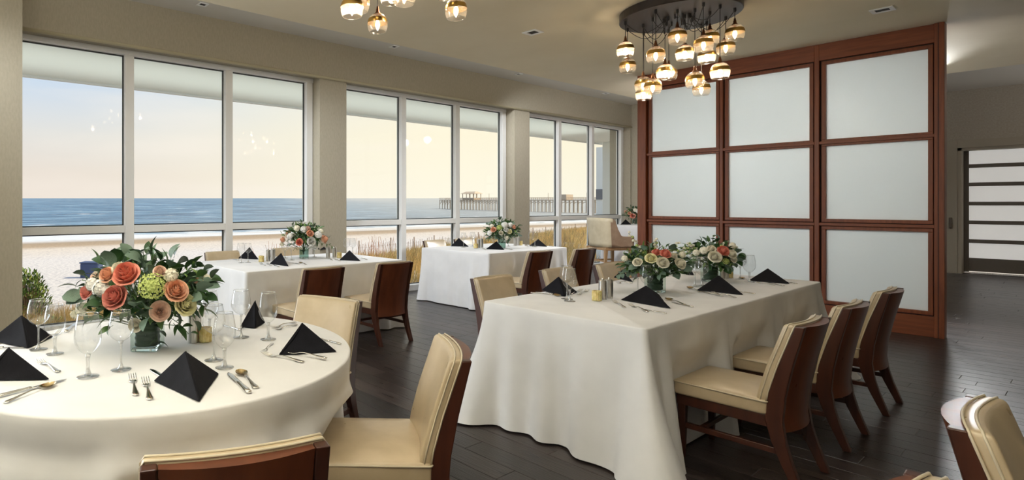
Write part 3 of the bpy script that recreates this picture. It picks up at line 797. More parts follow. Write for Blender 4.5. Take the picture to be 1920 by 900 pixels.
def make_glass(kind):
    t = thing('wine_glass' if kind == 'W' else 'water_goblet', 'x', 'glass')
    h = .225
    if kind == 'W': z0, R, rt, pk = .108, .0465, .035, .40
    else: z0, R, rt, pk = .078, .0460, .034, .42
    prof = []
    for i in range(19):
        v = i / 18
        r = R * (math.sin(min(1, v / pk) * PI / 2) ** .62) if v < pk else R + (rt - R) * ((v - pk) / (1 - pk)) ** 1.7
        prof.append((max(r, .0035), z0 + (h - z0) * v))
    m = MB(); m.lathe(prof, 32); b = m.build('bowl', BOWL, t, smooth=True)
    m = MB(); m.lathe([(rt - .0012, h - .0014), (rt + .0012, h - .0014), (rt + .0012, h + .0014), (rt - .0012, h + .0014)], 32, closed=True); m.build('rim', GEDGE, b, smooth=True)
    s = .0040 if kind == 'W' else .0065
    m = MB(); m.lathe([(0, z0 + .004), (.009, z0 + .003), (s + .001, z0 - .010), (s, z0 - .03), (s, .03), (s + .004, .014), (.014, .007), (.014, .004), (0, .004)], 16); m.build('stem', GEDGE, t, smooth=True)
    m = MB(); m.lathe([(0, .0065), (.012, .006), (.037, .003), (.0385, .0018), (.037, .0006), (0, .0006)], 32); m.build('foot', GEDGE, t, smooth=True)
    return register(t)
GL = {'W': make_glass('W'), 'A': make_glass('A')}
def glass(kind, px, py, label, z=TT, s=1.0):
    p = at_z(px, py, z); place(GL[kind], (p.x, p.y, z + .0008), 0, label, 'stemmed glasses', s)
def sweep(stations, n=6):      # (x, halfwidth, z, thick)
    m = MB(); V = []; Fs = []
    for x, w, z, t in stations:
        for i in range(n):
            q = 2 * PI * i / n; V.append((x, w * math.cos(q), z + t * math.sin(q)))
    k = len(stations)
    for i in range(k - 1):
        for j in range(n): Fs.append((i * n + j, i * n + (j + 1) % n, (i + 1) * n + (j + 1) % n, (i + 1) * n + j))
    Fs += [tuple(reversed(range(n))), tuple(range((k - 1) * n, k * n))]
    return m.add(V, Fs)
HANDLE = [(-.100, .004, .004, .0015), (-.098, .0095, .004, .002), (-.085, .0105, .0045, .002), (-.06, .0075, .006, .002), (-.03, .0045, .009, .002), (.0, .003, .011, .002), (.02, .003, .009, .0018)]
def make_fork():
    t = thing('dinner_fork', 'x', 'fork')
    sweep(HANDLE + [(.030, .0045, .006, .0014), (.040, .0105, .0035, .0012), (.052, .0125, .003, .0012), (.058, .0125, .0035, .0012)], 8).build('handle', SILVER, t, smooth=True)
    m = MB()
    for k in range(4):
        y = -.0105 + .007 * k
        mm = sweep([(.056, .0019, .0035, .0012), (.075, .0018, .006, .0011), (.09, .0015, .010, .001), (.102, .0006, .014, .0006)], 6)
        m.add([(a, b + y, c) for a, b, c in mm.v], mm.f)
    m.build('tines', SILVER, t, smooth=True); return register(t)
def make_spoon():
    t = thing('spoon', 'x', 'spoon')
    sweep(HANDLE + [(.035, .004, .006, .0014)], 8).build('handle', SILVER, t, smooth=True)
    m = MB()
    def f_(o):
        def g(u, v):
            q = u * 2 * PI; x, y = v * .030 * math.cos(q), v * .0195 * math.sin(q) * (1 - .12 * math.cos(q)); return (.064 + x, y, .0015 + .009 * v ** 2 + o)
        return g
    m.grid(f_(0), 20, 5, wrap=True); m.grid(f_(.0012), 20, 5, wrap=True); m.build('bowl', mat('spoon_bowl', (.62, .47, .25), .18, 1), t, smooth=True); return register(t)
def make_knife():
    t = thing('table_knife', 'x', 'knife')
    sweep([(-.115, .004, .006, .003), (-.112, .0095, .006, .005), (-.09, .0105, .006, .005), (-.05, .0085, .006, .0045), (-.015, .0075, .006, .004), (-.008, .009, .006, .0045), (-.004, .006, .006, .003)], 8).build('handle', SILVER, t, smooth=True)
    sweep([(-.006, .006, .004, .0012), (.01, .0095, .004, .001), (.07, .0105, .004, .0009), (.10, .008, .004, .0008), (.115, .002, .004, .0006)], 8).build('blade', SILVER, t, smooth=True); return register(t)
CU = {'fork': make_fork(), 'spoon': make_spoon(), 'knife': make_knife()}
def cut(kind, tip, end, label, z=TT, lift=.0008, ln=None):
    a, b = at_z(*tip, z), at_z(*end, z); c_ = (a + b) / 2; v = a - b; L0 = {'fork': .20, 'spoon': .19, 'knife': .23}[kind]
    s = max(.75, min(1.12, v.length / L0))
    place(CU[kind], (c_.x, c_.y, z + lift), math.atan2(v.y, v.x), label, kind + 's on the tables', s)
def make_mill():
    t = thing('steel_shaker', 'x', 'shaker'); r = .0255
    MB().lathe([(0, 0), (r, 0), (r, .003), (r, .098), (r - .001, .0985), (r - .001, .100), (0, .100)], 24).build('body', STEEL, t, smooth=False)
    MB().lathe([(0, .100), (r, .100), (r, .122), (r - .004, .127), (.006, .1275), (.006, .130), (.0075, .133), (.006, .139), (0, .1395)], 24).build('cap', STEEL, t, smooth=False); return register(t)
ML = make_mill()
def mill(px, py, label, z=TT, s=1): p = at_z(px, py, z); place(ML, (p.x, p.y, z + .0008), 0, label, 'steel salt and pepper shakers', s)
def make_candle():
    t = thing('votive_candle', 'x', 'candle')
    m = MB()
    def g(u, v): q = u * 2 * PI; r = .029 + .0012 * math.sin(q * 14) + .001 * math.sin(v * 40 + q * 5); return (r * math.cos(q), r * math.sin(q), .002 + v * .064)
    m.grid(g, 56, 10, wrap=True); k = len(m.v); m.f.append(tuple(reversed(range(56)))); m.mi.append(0); m.build('holder', CANDLE, t, smooth=True)
    MB().lathe([(0, .055), (.0265, .055), (.0285, .0665), (.0255, .0665)], 24).build('wax', mat('wax', (.85, .72, .42), .5), t, smooth=True)
    MB().tube([(0, 0, .054), (.001, 0, .063)], .001, 5).build('wick', BLACKIN, t); return register(t)
CD = make_candle()
def candle(px, py, label, z=TT, s=1): p = at_z(px, py, z); place(CD, (p.x, p.y, z + .0008), 0, label, 'yellow votive candles', s)

# flowers -------------------------------------------------------------
def flm(name, c, c2=None, sss=.1, rough=.6):
    m = mat(name, c, rough, **{'Subsurface_Weight': 0.0}); 
    if c2: noisy(m, c, c2, 30, 3)
    return m
FM = {'coral': flm('coral_petal', (.80, .24, .16), (.92, .42, .32)), 'dusty': flm('dusty_pink_petal', (.68, .20, .17), (.86, .42, .34)), 'peach': flm('peach_petal', (.86, .42, .26), (.94, .62, .44)),
      'blush': flm('blush_petal', (.86, .56, .44), (.94, .76, .64)), 'yellow': flm('yellow_petal', (.88, .82, .46), (.94, .92, .66)), 'cream': flm('cream_petal', (.90, .84, .66), (.95, .93, .82)), 'white': flm('white_petal', (.86, .85, .80), (.95, .95, .92)),
      'green': flm('green_floret', (.48, .60, .14), (.70, .78, .30))}
LEAFM = [flm('dark_leaf', (.018, .055, .018), (.045, .11, .035), rough=.35), flm('mid_leaf', (.05, .12, .03), (.09, .19, .05), rough=.4), flm('eucalyptus_leaf', (.10, .17, .12), (.17, .25, .19), rough=.55), flm('fresh_leaf', (.14, .26, .05), (.24, .38, .10), rough=.45)]
STEMM = flm('stem_green', (.07, .12, .03), (.10, .17, .05))
def rose_mesh(m, seed=0):
    r = random.Random(seed); b = MB()
    rings = [(3, .13, 1.12, .9, .0), (3, .25, 1.10, .85, .03), (4, .40, 1.02, .75, .08), (5, .57, .88, .68, .14), (5, .74, .66, .62, .24), (6, .90, .34, .62, .34)]
    for ri, (n, rad, top, wid, curl) in enumerate(rings):
        off = r.uniform(0, 6)
        for k in range(n):
            ph = off + 2 * PI * k / n + r.uniform(-.12, .12); hw = PI / n * 1.35; tp = top + r.uniform(-.05, .05)
            def g(u, v, ph=ph, hw=hw, rad=rad, tp=tp, curl=curl):
                a = (u - .5) * 2; q = ph + a * hw * (.55 + .45 * math.sin(min(v, .75) / .75 * PI / 2))
                rr_ = rad * (.25 + .75 * math.sin(v * PI / 2) ** .7) + curl * max(0, v - .7) / .3 * .6 + .03 * abs(a) * rad
                z = -.55 + (tp + .55) * v - curl * .55 * (max(0, v - .72) / .28) ** 2 - .13 * a * a * v * v
                return (rr_ * math.cos(q), rr_ * math.sin(q), z)
            b.grid(g, 5, 5)
    b.lathe([(0, -.5), (.3, -.48), (.42, -.2), (.38, .1), (0, .35)], 10)
    return b.data('rose', m, True)
def floret_ball(m, seed, n, fr, hollow=True, petals=4):
    r = random.Random(seed); b = MB()
    b.rbox((0, 0, 0), (.9, .9, .9), .44, div=(1, 1, 1), seg=3)
    for i in range(n):
        z = 1 - 2 * (i + .5) / n; q = i * 2.399963; s = math.sqrt(1 - z * z); nrm = Vector((s * math.cos(q), s * math.sin(q), z))
        if z < -.6: continue
        t = nrm.orthogonal().normalized(); bt = nrm.cross(t); c = nrm * r.uniform(.78, 1.02); sp = r.uniform(0, 6)
        for k in range(petals):
            a = sp + 2 * PI * k / petals; d = t * math.cos(a) + bt * math.sin(a); e = t * -math.sin(a) + bt * math.cos(a)
            b.add([c, c + d * fr * .55 + e * fr * .42 + nrm * .03, c + d * fr * 1.05 + nrm * .07, c + d * fr * .55 - e * fr * .42 + nrm * .03], [(0, 1, 2, 3)])
    return b.data('floret_cluster', m, False)
def leaf_mesh(m, kind):
    b = MB(); w = {'point': .22, 'round': .42, 'long': .12}[kind]; L_ = 1.0; n = 6; V = []; 
    for i in range(n + 1):
        u = i / n; ww = w * (math.sin(PI * u ** (.8 if kind != 'round' else .75)) ** (.85 if kind != 'round' else .55)) if 0 < i < n else .004
        z = .10 * math.sin(PI * u) - .12 * u * u
        V += [(u, -ww, z + ww * .22), (u, 0, z), (u, ww, z + ww * .22)]
    Fs = []
    for i in range(n):
        for k in (0, 1): a = i * 3 + k; Fs.append((a, a + 1, a + 4, a + 3))
    b.add(V, Fs)
    b.tube([(-.18, 0, -.02), (0, 0, 0)], .018, 4); return b.data('leaf', m, True)
ROSES = {k: rose_mesh(FM[k], i) for i, k in enumerate(('coral', 'dusty', 'peach', 'blush', 'yellow', 'cream', 'white'))}
BALLS = {'hydrangea': floret_ball(FM['green'], 2, 150, .17), 'whitecluster': floret_ball(FM['white'], 4, 70, .34, petals=5), 'creamcluster': floret_ball(FM['cream'], 6, 60, .36, petals=5)}
LEAVES = [leaf_mesh(LEAFM[0], 'point'), leaf_mesh(LEAFM[1], 'point'), leaf_mesh(LEAFM[2], 'round'), leaf_mesh(LEAFM[3], 'long'), leaf_mesh(LEAFM[0], 'round')]
def aim(direction, roll=0):
    z = Vector(direction).normalized(); return z.to_track_quat('Z', 'Y').to_matrix().to_4x4() @ Matrix.Rotation(roll, 4, 'Z')
def aimx(direction, roll=0):
    return Vector(direction).normalized().to_track_quat('X', 'Z').to_matrix().to_4x4() @ Matrix.Rotation(roll, 4, 'X')
def bouquet(px, py, label, flowers, rad, cz, vase, nleaf, seed, z=TT, singles=True, sprays=(), leafsize=.055, mix=(0, 0, 1, 2, 2, 4), vasekind='wrap', group='mixed flower bouquets in glass vases', spraymat=2):
    base = at_z(px, py, z); d = depth(base); r = random.Random(seed); k = d / FPX
    t = thing('flower_bouquet', label, 'flowers', (base.x, base.y, z + .0008), TH, group)
    a, b, c = rad; vw, vh = vase
    # vase
    if vasekind == 'wrap':
        m = MB(); m.rbox((0, 0, vh / 2), (vw, vw, vh), .008, div=(1, 1, 1)); V = m.v
        m.build('vase', VASEG, t, smooth=True)
        m = MB(); m.rbox((0, 0, .010), (vw - .008, vw - .008, .016), .006, div=(1, 1, 1)); m.build('vase_base', SOLIDG, t, smooth=True)
        m = MB(); 
        def g(u, v):
            q = u * 2 * PI; rr_ = (vw * .43) * (1 + .03 * math.sin(v * 26 + math.sin(q) * 2)); s = max(abs(math.cos(q)), abs(math.sin(q))) ** .45
            return (rr_ * math.cos(q) / s, rr_ * math.sin(q) / s, .022 + v * (vh - .03))
        m.grid(g, 36, 26, wrap=True); m.build('leaf_lining', LINING, t, smooth=True)
    else:
        MB().lathe([(vw / 2 * .92, .002), (vw / 2, .02), (vw / 2, vh)], 24).build('vase', VASEG, t, smooth=True)
        MB().lathe([(0, .001), (vw / 2 * .9, .001), (vw / 2 * .94, .012), (0, .014)], 24).build('vase_base', SOLIDG, t, smooth=True)
        MB().lathe([(vw / 2 * .90, .015), (vw / 2 * .93, vh * .8), (0, vh * .8)], 20).build('water', glassm('tinted_water_%d' % seed, (.62, .74, .70), .05, 1.33, .05), t, smooth=True)
    C0 = Vector((0, 0, cz)); st = MB(); neck = Vector((0, 0, vh * .9))
    placed = []
    for (kind, fx, fy, fr) in flowers:
        u = (fx - px) * k; w = H - (fy - HY) * k - z; R_ = fr * k
        q = 1 - (u / a) ** 2 - ((w - cz) / c) ** 2
        v = b * math.sqrt(max(.04, q)) * .92
        kk = 1 - v / d; u *= kk; w = (w + z - H) * kk + H - z
        pos = Vector((u, -v, w)); placed.append((pos, R_))
        out = Vector((u / a, -v / b * 1.25, (w - cz) / c * .8 + .55)).normalized()
        if kind in ROSES: me, nm = ROSES[kind], ('rose' if kind != 'white' else 'white_bloom')
        else: me, nm = BALLS[kind], ('hydrangea' if kind == 'hydrangea' else 'blossom_cluster')
        o = link(nm, me, t)
        o.matrix_local = Matrix.Translation(pos) @ aim(out, r.uniform(0, 6)) @ Matrix.Scale(R_ * (.95 if kind in BALLS else 1.0), 4)
        if kind in ROSES: o['label'] = {'coral': 'coral pink rose', 'dusty': 'dusty pink rose', 'peach': 'peach rose', 'blush': 'pale blush rose', 'yellow': 'pale yellow rose', 'cream': 'cream rose', 'white': 'white bloom'}[kind]
        else: o['label'] = {'hydrangea': 'lime green hydrangea head', 'whitecluster': 'cluster of small white blossoms', 'creamcluster': 'cluster of small cream blossoms'}[kind]
        st.tube([pos - out * R_ * .3, (pos + neck) / 2 + Vector((0, 0, -.01)), neck * .7], .0022, 5)
    # back flowers
    for i in range(max(3, len(flowers) // 3)):
        q = r.uniform(.15, PI - .15); ph = r.uniform(.1, .9)
        pos = Vector((a * .8 * math.cos(q), b * .75 * math.sin(q), cz + c * .35 * ph)); o = link('rose', ROSES[r.choice(('cream', 'peach', 'blush'))], t)
        o.matrix_local = Matrix.Translation(pos) @ aim(pos - C0 + Vector((0, 0, .05)), 0) @ Matrix.Scale(.035, 4)
        st.tube([pos, neck * .7], .002, 5)
    fol = MB()
    def put(li, M_):
        if singles:
            o = link('leaf', LEAVES[li], t); o.matrix_local = M_
        else:
            me = LEAVES[li]; fol.add([v.co for v in me.vertices], [tuple(p.vertices) for p in me.polygons], {0: 0, 1: 1, 2: 2, 3: 3, 4: 0}[li], M_)
    n = 0; tries = 0
    while n < nleaf and tries < nleaf * 8:
        tries += 1
        zz = r.uniform(-.75, 1); q = r.uniform(0, 2 * PI); s = math.sqrt(1 - min(1, zz * zz)); sc = r.uniform(.55, .98)
        pos = Vector((a * s * math.cos(q) * sc, b * s * math.sin(q) * sc, cz + c * zz * sc))
        if pos.z < .03 and pos.xy.length < vw: continue
        li = r.choice(mix); out = Vector((pos.x / a, pos.y / b, (pos.z - cz) / c * .8 + .15)) + Vector((r.uniform(-.5, .5), r.uniform(-.5, .5), r.uniform(-.5, .4)))
        L_ = leafsize * r.uniform(.75, 1.3)
        tip = pos + out.normalized() * L_
        bad = False
        for (fp, R_) in placed:
            for pt in (pos, (pos + tip) / 2, tip):
                dd = pt - fp
                if dd.y < R_ * .5 and math.hypot(dd.x, dd.z) < R_ * 1.02: bad = True
        if bad: continue
        if pos.z + 0 < .02 or tip.z < .012: continue
        put(li, Matrix.Translation(pos) @ aimx(out, r.uniform(-.9, .9)) @ Matrix.Scale(L_, 4)); n += 1
        if n % 3 == 0: st.tube([pos, pos * .45 + neck * .5], .0015, 4)
    for (sx, sy, li, num) in sprays:      # stems reaching out past the dome, leaf pairs along them
        u = (sx - px) * k; w = H - (sy - HY) * k - z; end = Vector((u, r.uniform(-.05, .0), w)); mid = Vector((u * .45, end.y * .5, cz * .6 + w * .4 + .01))
        P0 = neck; pts = [(P0 * (1 - s_) ** 2 + mid * 2 * s_ * (1 - s_) + end * s_ ** 2) for s_ in [i / 10 for i in range(11)]]
        st.tube(pts, [.0022] * 6 + [.0016] * 5, 5)
        for i in range(num):
            s_ = .42 + .58 * (i + 1) / num; p_ = P0 * (1 - s_) ** 2 + mid * 2 * s_ * (1 - s_) + end * s_ ** 2; tg = (end - mid).normalized()
            sd = Vector((-tg.z, 0, tg.x)) * (1 if i % 2 else -1) + tg * .55 + Vector((0, r.uniform(-.7, .2), 0))
            if li == 9:
                o = link('blossom_cluster', BALLS['creamcluster' if i % 3 else 'hydrangea'], t); o.matrix_local = Matrix.Translation(p_ + sd * .006) @ Matrix.Scale(.013 * (1.3 - .6 * s_), 4)
            else: put(li, Matrix.Translation(p_) @ aimx(sd, r.uniform(-.6, .6)) @ Matrix.Scale(leafsize * r.uniform(.6, .85), 4))
    core = MB()
    for i in range(160 if singles else 120):
        zz = r.uniform(-.8, .9); q = r.uniform(0, 2 * PI); s_ = math.sqrt(1 - zz * zz); sc = r.uniform(.3, .72); p_ = Vector((a * s_ * math.cos(q) * sc, b * s_ * math.sin(q) * sc, cz + c * zz * sc))
        if p_.z < .05 and p_.xy.length < vw: continue
        M_ = Matrix.Translation(p_) @ aimx(Vector((p_.x / a + r.uniform(-.5, .5), p_.y / b, r.uniform(-.3, .8))), r.uniform(-.9, .9)) @ Matrix.Scale(leafsize * r.uniform(.8, 1.3), 4)
        me = LEAVES[r.choice((0, 1, 2))]; core.add([v.co for v in me.vertices], [tuple(f_.vertices) for f_ in me.polygons], r.choice((0, 1)), M_)
    if core.v: core.build('inner_foliage', LEAFM, t, smooth=True, kind='stuff')
    st.build('stems', STEMM, t, smooth=True)
    if not singles: fol.build('foliage', LEAFM, t, smooth=True, kind='stuff')
    return t
bouquet(277, 655, 'large rose bouquet in a square leaf-lined vase on the round table',
        [('coral', 267, 516, 22), ('dusty', 247, 558, 21), ('dusty', 187, 549, 13), ('peach', 355, 546, 20), ('yellow', 367, 572, 19), ('blush', 325, 584, 17), ('cream', 272, 610, 12),
         ('hydrangea', 315, 538, 25), ('whitecluster', 217, 540, 15), ('whitecluster', 197, 534, 12), ('whitecluster', 228, 545, 11), ('peach', 231, 517, 15), ('cream', 250, 505, 13), ('creamcluster', 345, 517, 13), ('blush', 325, 510, 11), ('creamcluster', 160, 580, 12), ('cream', 148, 590, 9)],
        (.30, .22, .185), .255, (.115, .135), 215, 1,
        sprays=[(275, 470, 2, 9), (383, 520, 2, 9), (232, 490, 1, 7), (312, 482, 0, 6), (365, 500, 3, 8), (155, 525, 0, 8), (160, 555, 0, 8), (388, 575, 1, 8), (300, 640, 4, 6), (355, 625, 1, 8), (150, 592, 1, 7)], leafsize=.066)
bouquet(570, 485, 'bouquet with coral and white roses in a clear vase at the left window table',
        [('coral', 563, 454, 6.5), ('peach', 583, 438, 6.5), ('peach', 607, 449, 8), ('white', 585, 453, 8), ('white', 590, 463, 5), ('peach', 532, 450, 6), ('whitecluster', 598, 440, 7), ('whitecluster', 571, 430, 6), ('creamcluster', 558, 428, 6), ('whitecluster', 545, 443, 6), ('blush', 579, 429, 5), ('creamcluster', 602, 434, 5), ('cream', 530, 458, 5)],
        (.235, .19, .15), .27, (.115, .13), 260, 2, singles=False, sprays=[(566, 420, 3, 8), (550, 422, 2, 7), (529, 438, 3, 7), (618, 445, 1, 6), (622, 461, 1, 7), (550, 470, 3, 6), (596, 424, 1, 5)], leafsize=.055, mix=(0, 1, 1, 3, 3, 2), vasekind='clear')
bouquet(941, 466, 'green, white and peach bouquet in a vase at the middle window table',
        [('peach', 920, 431, 5), ('hydrangea', 930, 427, 5.5), ('yellow', 948, 434, 4.5), ('white', 942, 431, 4.5), ('whitecluster', 940, 422, 6), ('whitecluster', 951, 422, 5), ('peach', 957, 426, 4), ('whitecluster', 914, 437, 5), ('creamcluster', 918, 424, 4), ('cream', 933, 437, 4), ('creamcluster', 944, 446, 4)],
        (.26, .2, .17), .25, (.11, .12), 230, 3, singles=False, sprays=[(949, 410, 3, 7), (929, 414, 3, 7), (909, 436, 3, 7), (972, 428, 1, 7), (971, 440, 1, 6), (912, 444, 1, 5)], leafsize=.062, mix=(0, 1, 1, 3, 2), vasekind='clear')
bouquet(1228, 548, 'nearer of two bouquets on the centre table, cream roses over a dark lined vase',
        [('cream', 1217, 493, 10), ('cream', 1250, 495, 10), ('yellow', 1199, 485, 9.5), ('coral', 1225, 477, 9), ('coral', 1211, 474, 7), ('cream', 1180, 492, 8), ('creamcluster', 1166, 485, 6), ('cream', 1240, 480, 6), ('creamcluster', 1262, 478, 6)],
        (.235, .19, .14), .20, (.105, .13), 205, 4, singles=True,
        sprays=[(1225, 449, 9, 9), (1174, 437, 9, 9), (1172, 470, 3, 10), (1155, 514, 2, 10), (1160, 500, 1, 8), (1285, 505, 1, 10), (1283, 480, 3, 9), (1270, 455, 9, 9), (1291, 462, 9, 8), (1190, 470, 3, 8), (1290, 494, 2, 9)], leafsize=.05, mix=(0, 2, 2, 3, 1, 4), group=None)
bouquet(1332, 528, 'farther bouquet on the centre table with one coral rose and cream blooms',
        [('coral', 1330, 471, 9.5), ('cream', 1315, 482, 10.5), ('cream', 1345, 477, 8.5), ('cream', 1312, 467, 7), ('creamcluster', 1300, 470, 7), ('creamcluster', 1357, 461, 6), ('cream', 1350, 487, 6), ('hydrangea', 1335, 490, 6), ('creamcluster', 1290, 474, 6)],
        (.235, .19, .14), .205, (.105, .13), 190, 5, singles=True,
        sprays=[(1331, 444, 4, 5), (1290, 456, 9, 8), (1265, 470, 9, 8), (1377, 465, 9, 8), (1372, 478, 1, 7), (1380, 495, 2, 8), (1357, 455, 9, 7), (1276, 462, 3, 8), (1369, 505, 1, 7)], leafsize=.05, mix=(0, 2, 3, 1, 4), group=None)
bouquet(1190, 420, 'small distant bouquet on the high table beside the wingback chair',
        [('coral', 1180, 405, 4.5), ('peach', 1175, 400, 3), ('cream', 1196, 398, 4), ('whitecluster', 1188, 396, 4), ('whitecluster', 1199, 408, 4), ('creamcluster', 1184, 394, 3.5)],
        (.24, .2, .17), .23, (.10, .12), 110, 6, z=.96, singles=False, sprays=[(1192, 388, 3, 6), (1174, 398, 3, 6), (1203, 392, 1, 6)], leafsize=.06, mix=(0, 1, 1, 3, 2), vasekind='clear')

# round table settings
napkin((286, 716), (374, 757), (412, 702), (347, 657), 'black napkin pyramid nearest the camera on the round table')
napkin((520, 668), (633, 661), (590, 640), (566, 604), 'black napkin pyramid at the right edge of the round table')
napkin((449, 614), (479, 617), (498, 606), (478, 562), 'black napkin behind the glasses at the back right of the round table')
napkin((-48, 716), (97, 714), (10, 690), (16, 650), 'black napkin cut by the left frame edge, lower of two')
napkin((-22, 640), (52, 655), (102, 632), (40, 590), 'black napkin at the far left of the round table beside the pillar')
for k_, x_, y_, s_, lb in (('W', 72, 656, .97, 'leftmost wine glass on the round table, in front of the far left napkin'), ('A', 103, 664, .92, 'rounded glass second from left on the round table'),
        ('A', 165, 707, 1.03, 'tall goblet with thick short stem at the front left of the round table'), ('W', 227, 694, 1.0, 'wine glass before the bouquet, second of the front pair'),
        ('W', 401, 676, 1.0, 'wine glass right of the candle, behind a goblet'), ('A', 421, 690, .95, 'goblet nearest the knife and spoon on the round table'),
        ('W', 452, 633, 1.0, 'tall wine glass before the back right napkin'), ('A', 503, 637, .98, 'slim goblet at the right of the round table, before the cream chair'), ('A', 393, 628, .95, 'glass half hidden behind the bouquet edge on the round table')):
    glass(k_, x_, y_, lb, s=s_)
mill(362, 642, 'steel shaker right of the big bouquet, beside the yellow candle'); mill(368, 630, 'steel shaker hidden behind its twin near the big bouquet')
candle(385, 641, 'yellow votive candle behind the glasses on the round table')
cut('fork', (246, 698), (257, 757), 'left fork of the pair by the front napkin'); cut('fork', (270, 706), (284, 763), 'right fork of the pair by the front napkin')
cut('knife', (426, 699), (470, 742), 'knife lying right of the front napkin'); cut('spoon', (446, 697), (482, 731), 'spoon right of the knife at the front napkin')
cut('knife', (282, 694), (330, 722), 'knife whose tip peeks out behind the front napkin')
cut('fork', (58, 670), (127, 709), 'fork beside the lower left napkin'); cut('knife', (125, 713), (-10, 748), 'long knife before the lower left napkin')
cut('spoon', (104, 722), (10, 757), 'spoon lying along the knife at the left edge')
cut('fork', (126, 618), (60, 650), 'fork behind the two left glasses'); cut('knife', (146, 604), (122, 625), 'knife behind the left fork near the bouquet')
cut('knife', (56, 652), (-40, 655), 'dark knife between the two left napkins')
cut('fork', (477, 662), (585, 684), 'fork in front of the right napkin, left one'); cut('fork', (518, 660), (626, 679), 'fork lying over its neighbour at the right napkin', lift=.006)
cut('fork', (493, 661), (511, 645), 'small fork pointing at the camera behind the right forks'); cut('knife', (600, 636), (632, 645), 'knife end emerging behind the right napkin')
cut('fork', (508, 617), (555, 605), 'upper fork by the slim goblet'); cut('fork', (512, 621), (557, 610), 'lower fork by the slim goblet'); cut('knife', (421, 611), (447, 619), 'knife left of the back napkin'); cut('spoon', (475, 609), (450, 618), 'spoon crossing in front of the back napkin')

# centre table settings
napkin((1014, 545), (1058, 557), (1084, 549), (1047, 518), 'black napkin at the front left corner of the centre table')
napkin((1163, 563), (1258, 580), (1235, 552), (1211, 535), 'black napkin in front of the nearer vase on the centre table')
napkin((1305, 545), (1394, 554), (1365, 533), (1347, 516), 'black napkin in the middle of the right side of the centre table')
napkin((1402, 527), (1481, 533), (1455, 516), (1439, 503), 'black napkin nearest the partition on the centre table')
napkin((1150, 521), (1187, 530), (1170, 516), (1166, 506), 'black napkin half under the leaves of the nearer bouquet')
napkin((1278, 514), (1301, 517), (1290, 509), (1293, 497), 'black napkin between the two centre bouquets')
for k_, x_, y_, s_, lb in (('A', 1068, 565, .95, 'front goblet at the left corner of the centre table'), ('W', 1063, 561, .98, 'glass right behind the corner goblet on the centre table'),
        ('W', 1196, 548, .93, 'glass left of the nearer vase on the centre table'), ('A', 1212, 553, .93, 'goblet touching the nearer vase on the centre table'),
        ('W', 1303, 538, 1.0, 'wine glass left of the farther vase'), ('A', 1316, 536, 1.0, 'goblet in front of the farther vase'),
        ('W', 1388, 524, .97, 'left glass of the pair farthest right on the centre table'), ('A', 1405, 529, .97, 'right glass of the pair farthest right on the centre table')):
    glass(k_, x_, y_, lb, s=s_)
mill(1130, 561, 'left steel mill at the front of the centre table'); mill(1142, 559, 'right steel mill at the front of the centre table')
mill(1352, 523, 'left steel shaker beside the farther vase'); mill(1360, 522, 'right steel shaker beside the farther vase')
candle(1119, 564, 'yellow votive candle beside the front steel mills'); candle(1367, 521, 'small yellow candle beyond the farther bouquet')
cut('fork', (1112, 542), (1073, 558), 'upper fork beside the corner napkin'); cut('fork', (1100, 542), (1058, 556), 'lower fork beside the corner napkin')
cut('knife', (1040, 553), (998, 550), 'knife at the left corner of the centre table'); cut('spoon', (1052, 557), (1006, 549), 'spoon at the left corner of the centre table')
cut('fork', (1143, 562), (1181, 583), 'fork left of the napkin before the nearer vase'); cut('fork', (1169, 569), (1229, 591), 'fork tucked under the near napkin corner'); cut('knife', (1203, 580), (1248, 589), 'knife in front of the near napkin')
cut('spoon', (1243, 560), (1290, 574), 'spoon right of the near napkin'); cut('knife', (1258, 567), (1300, 577), 'knife right of the near napkin')
cut('spoon', (1284, 538), (1319, 551), 'spoon left of the middle napkin'); cut('knife', (1305, 545), (1360, 558), 'knife before the middle napkin'); cut('fork', (1336, 550), (1380, 559), 'fork before the middle napkin'); cut('knife', (1380, 546), (1410, 551), 'knife end right of the middle napkin')
cut('spoon', (1380, 520), (1417, 531), 'spoon by the far pair of glasses'); cut('fork', (1416, 530), (1453, 536), 'fork before the farthest napkin'); cut('knife', (1434, 529), (1470, 537), 'knife before the farthest napkin'); cut('knife', (1476, 529), (1489, 532), 'knife tip right of the farthest napkin')
cut('knife', (1146, 527), (1186, 532), 'knife before the leaf covered napkin'); cut('fork', (1158, 533), (1172, 528), 'fork before the leaf covered napkin')

# left window table settings
napkin((446, 485), (485, 487), (465, 481), (468, 463), 'black napkin at the left end of the left window table')
napkin((505, 495), (541, 500), (535, 489), (527, 474), 'black napkin beside the steel shakers on the left window table')
napkin((636, 488), (676, 490), (660, 481), (655, 469), 'black napkin at the right end of the left window table')
napkin((596, 468), (612, 468), (604, 464), (600, 452), 'black napkin half hidden behind the left window bouquet')
for k_, x_, y_, s_, lb in (('W', 452, 493, .95, 'left glass of the pair on the left window table'), ('W', 465, 492, .92, 'right glass of the pair at the left window table end'),
        ('A', 534, 484, 1.0, 'glass left of the clear vase, farther one'), ('W', 546, 488, 1.0, 'glass left of the clear vase, nearer one'), ('A', 589, 482, .9, 'glass right of the clear vase'),
        ('W', 650, 480, .94, 'left glass by the right end napkin of left window table'), ('W', 661, 480, .94, 'right glass by the right end napkin of left window table')):
    glass(k_, x_, y_, lb, s=s_)
mill(503, 490, 'left shaker of the pair near the left window napkin'); mill(512, 488, 'right shaker of the pair near the left window napkin')
mill(615, 484, 'left shaker right of the left window bouquet'); mill(627, 483, 'right shaker right of the left window bouquet')
candle(490, 491, 'yellow candle left of the shakers on the left window table'); candle(636, 484, 'yellow candle right of the shakers on the left window table')
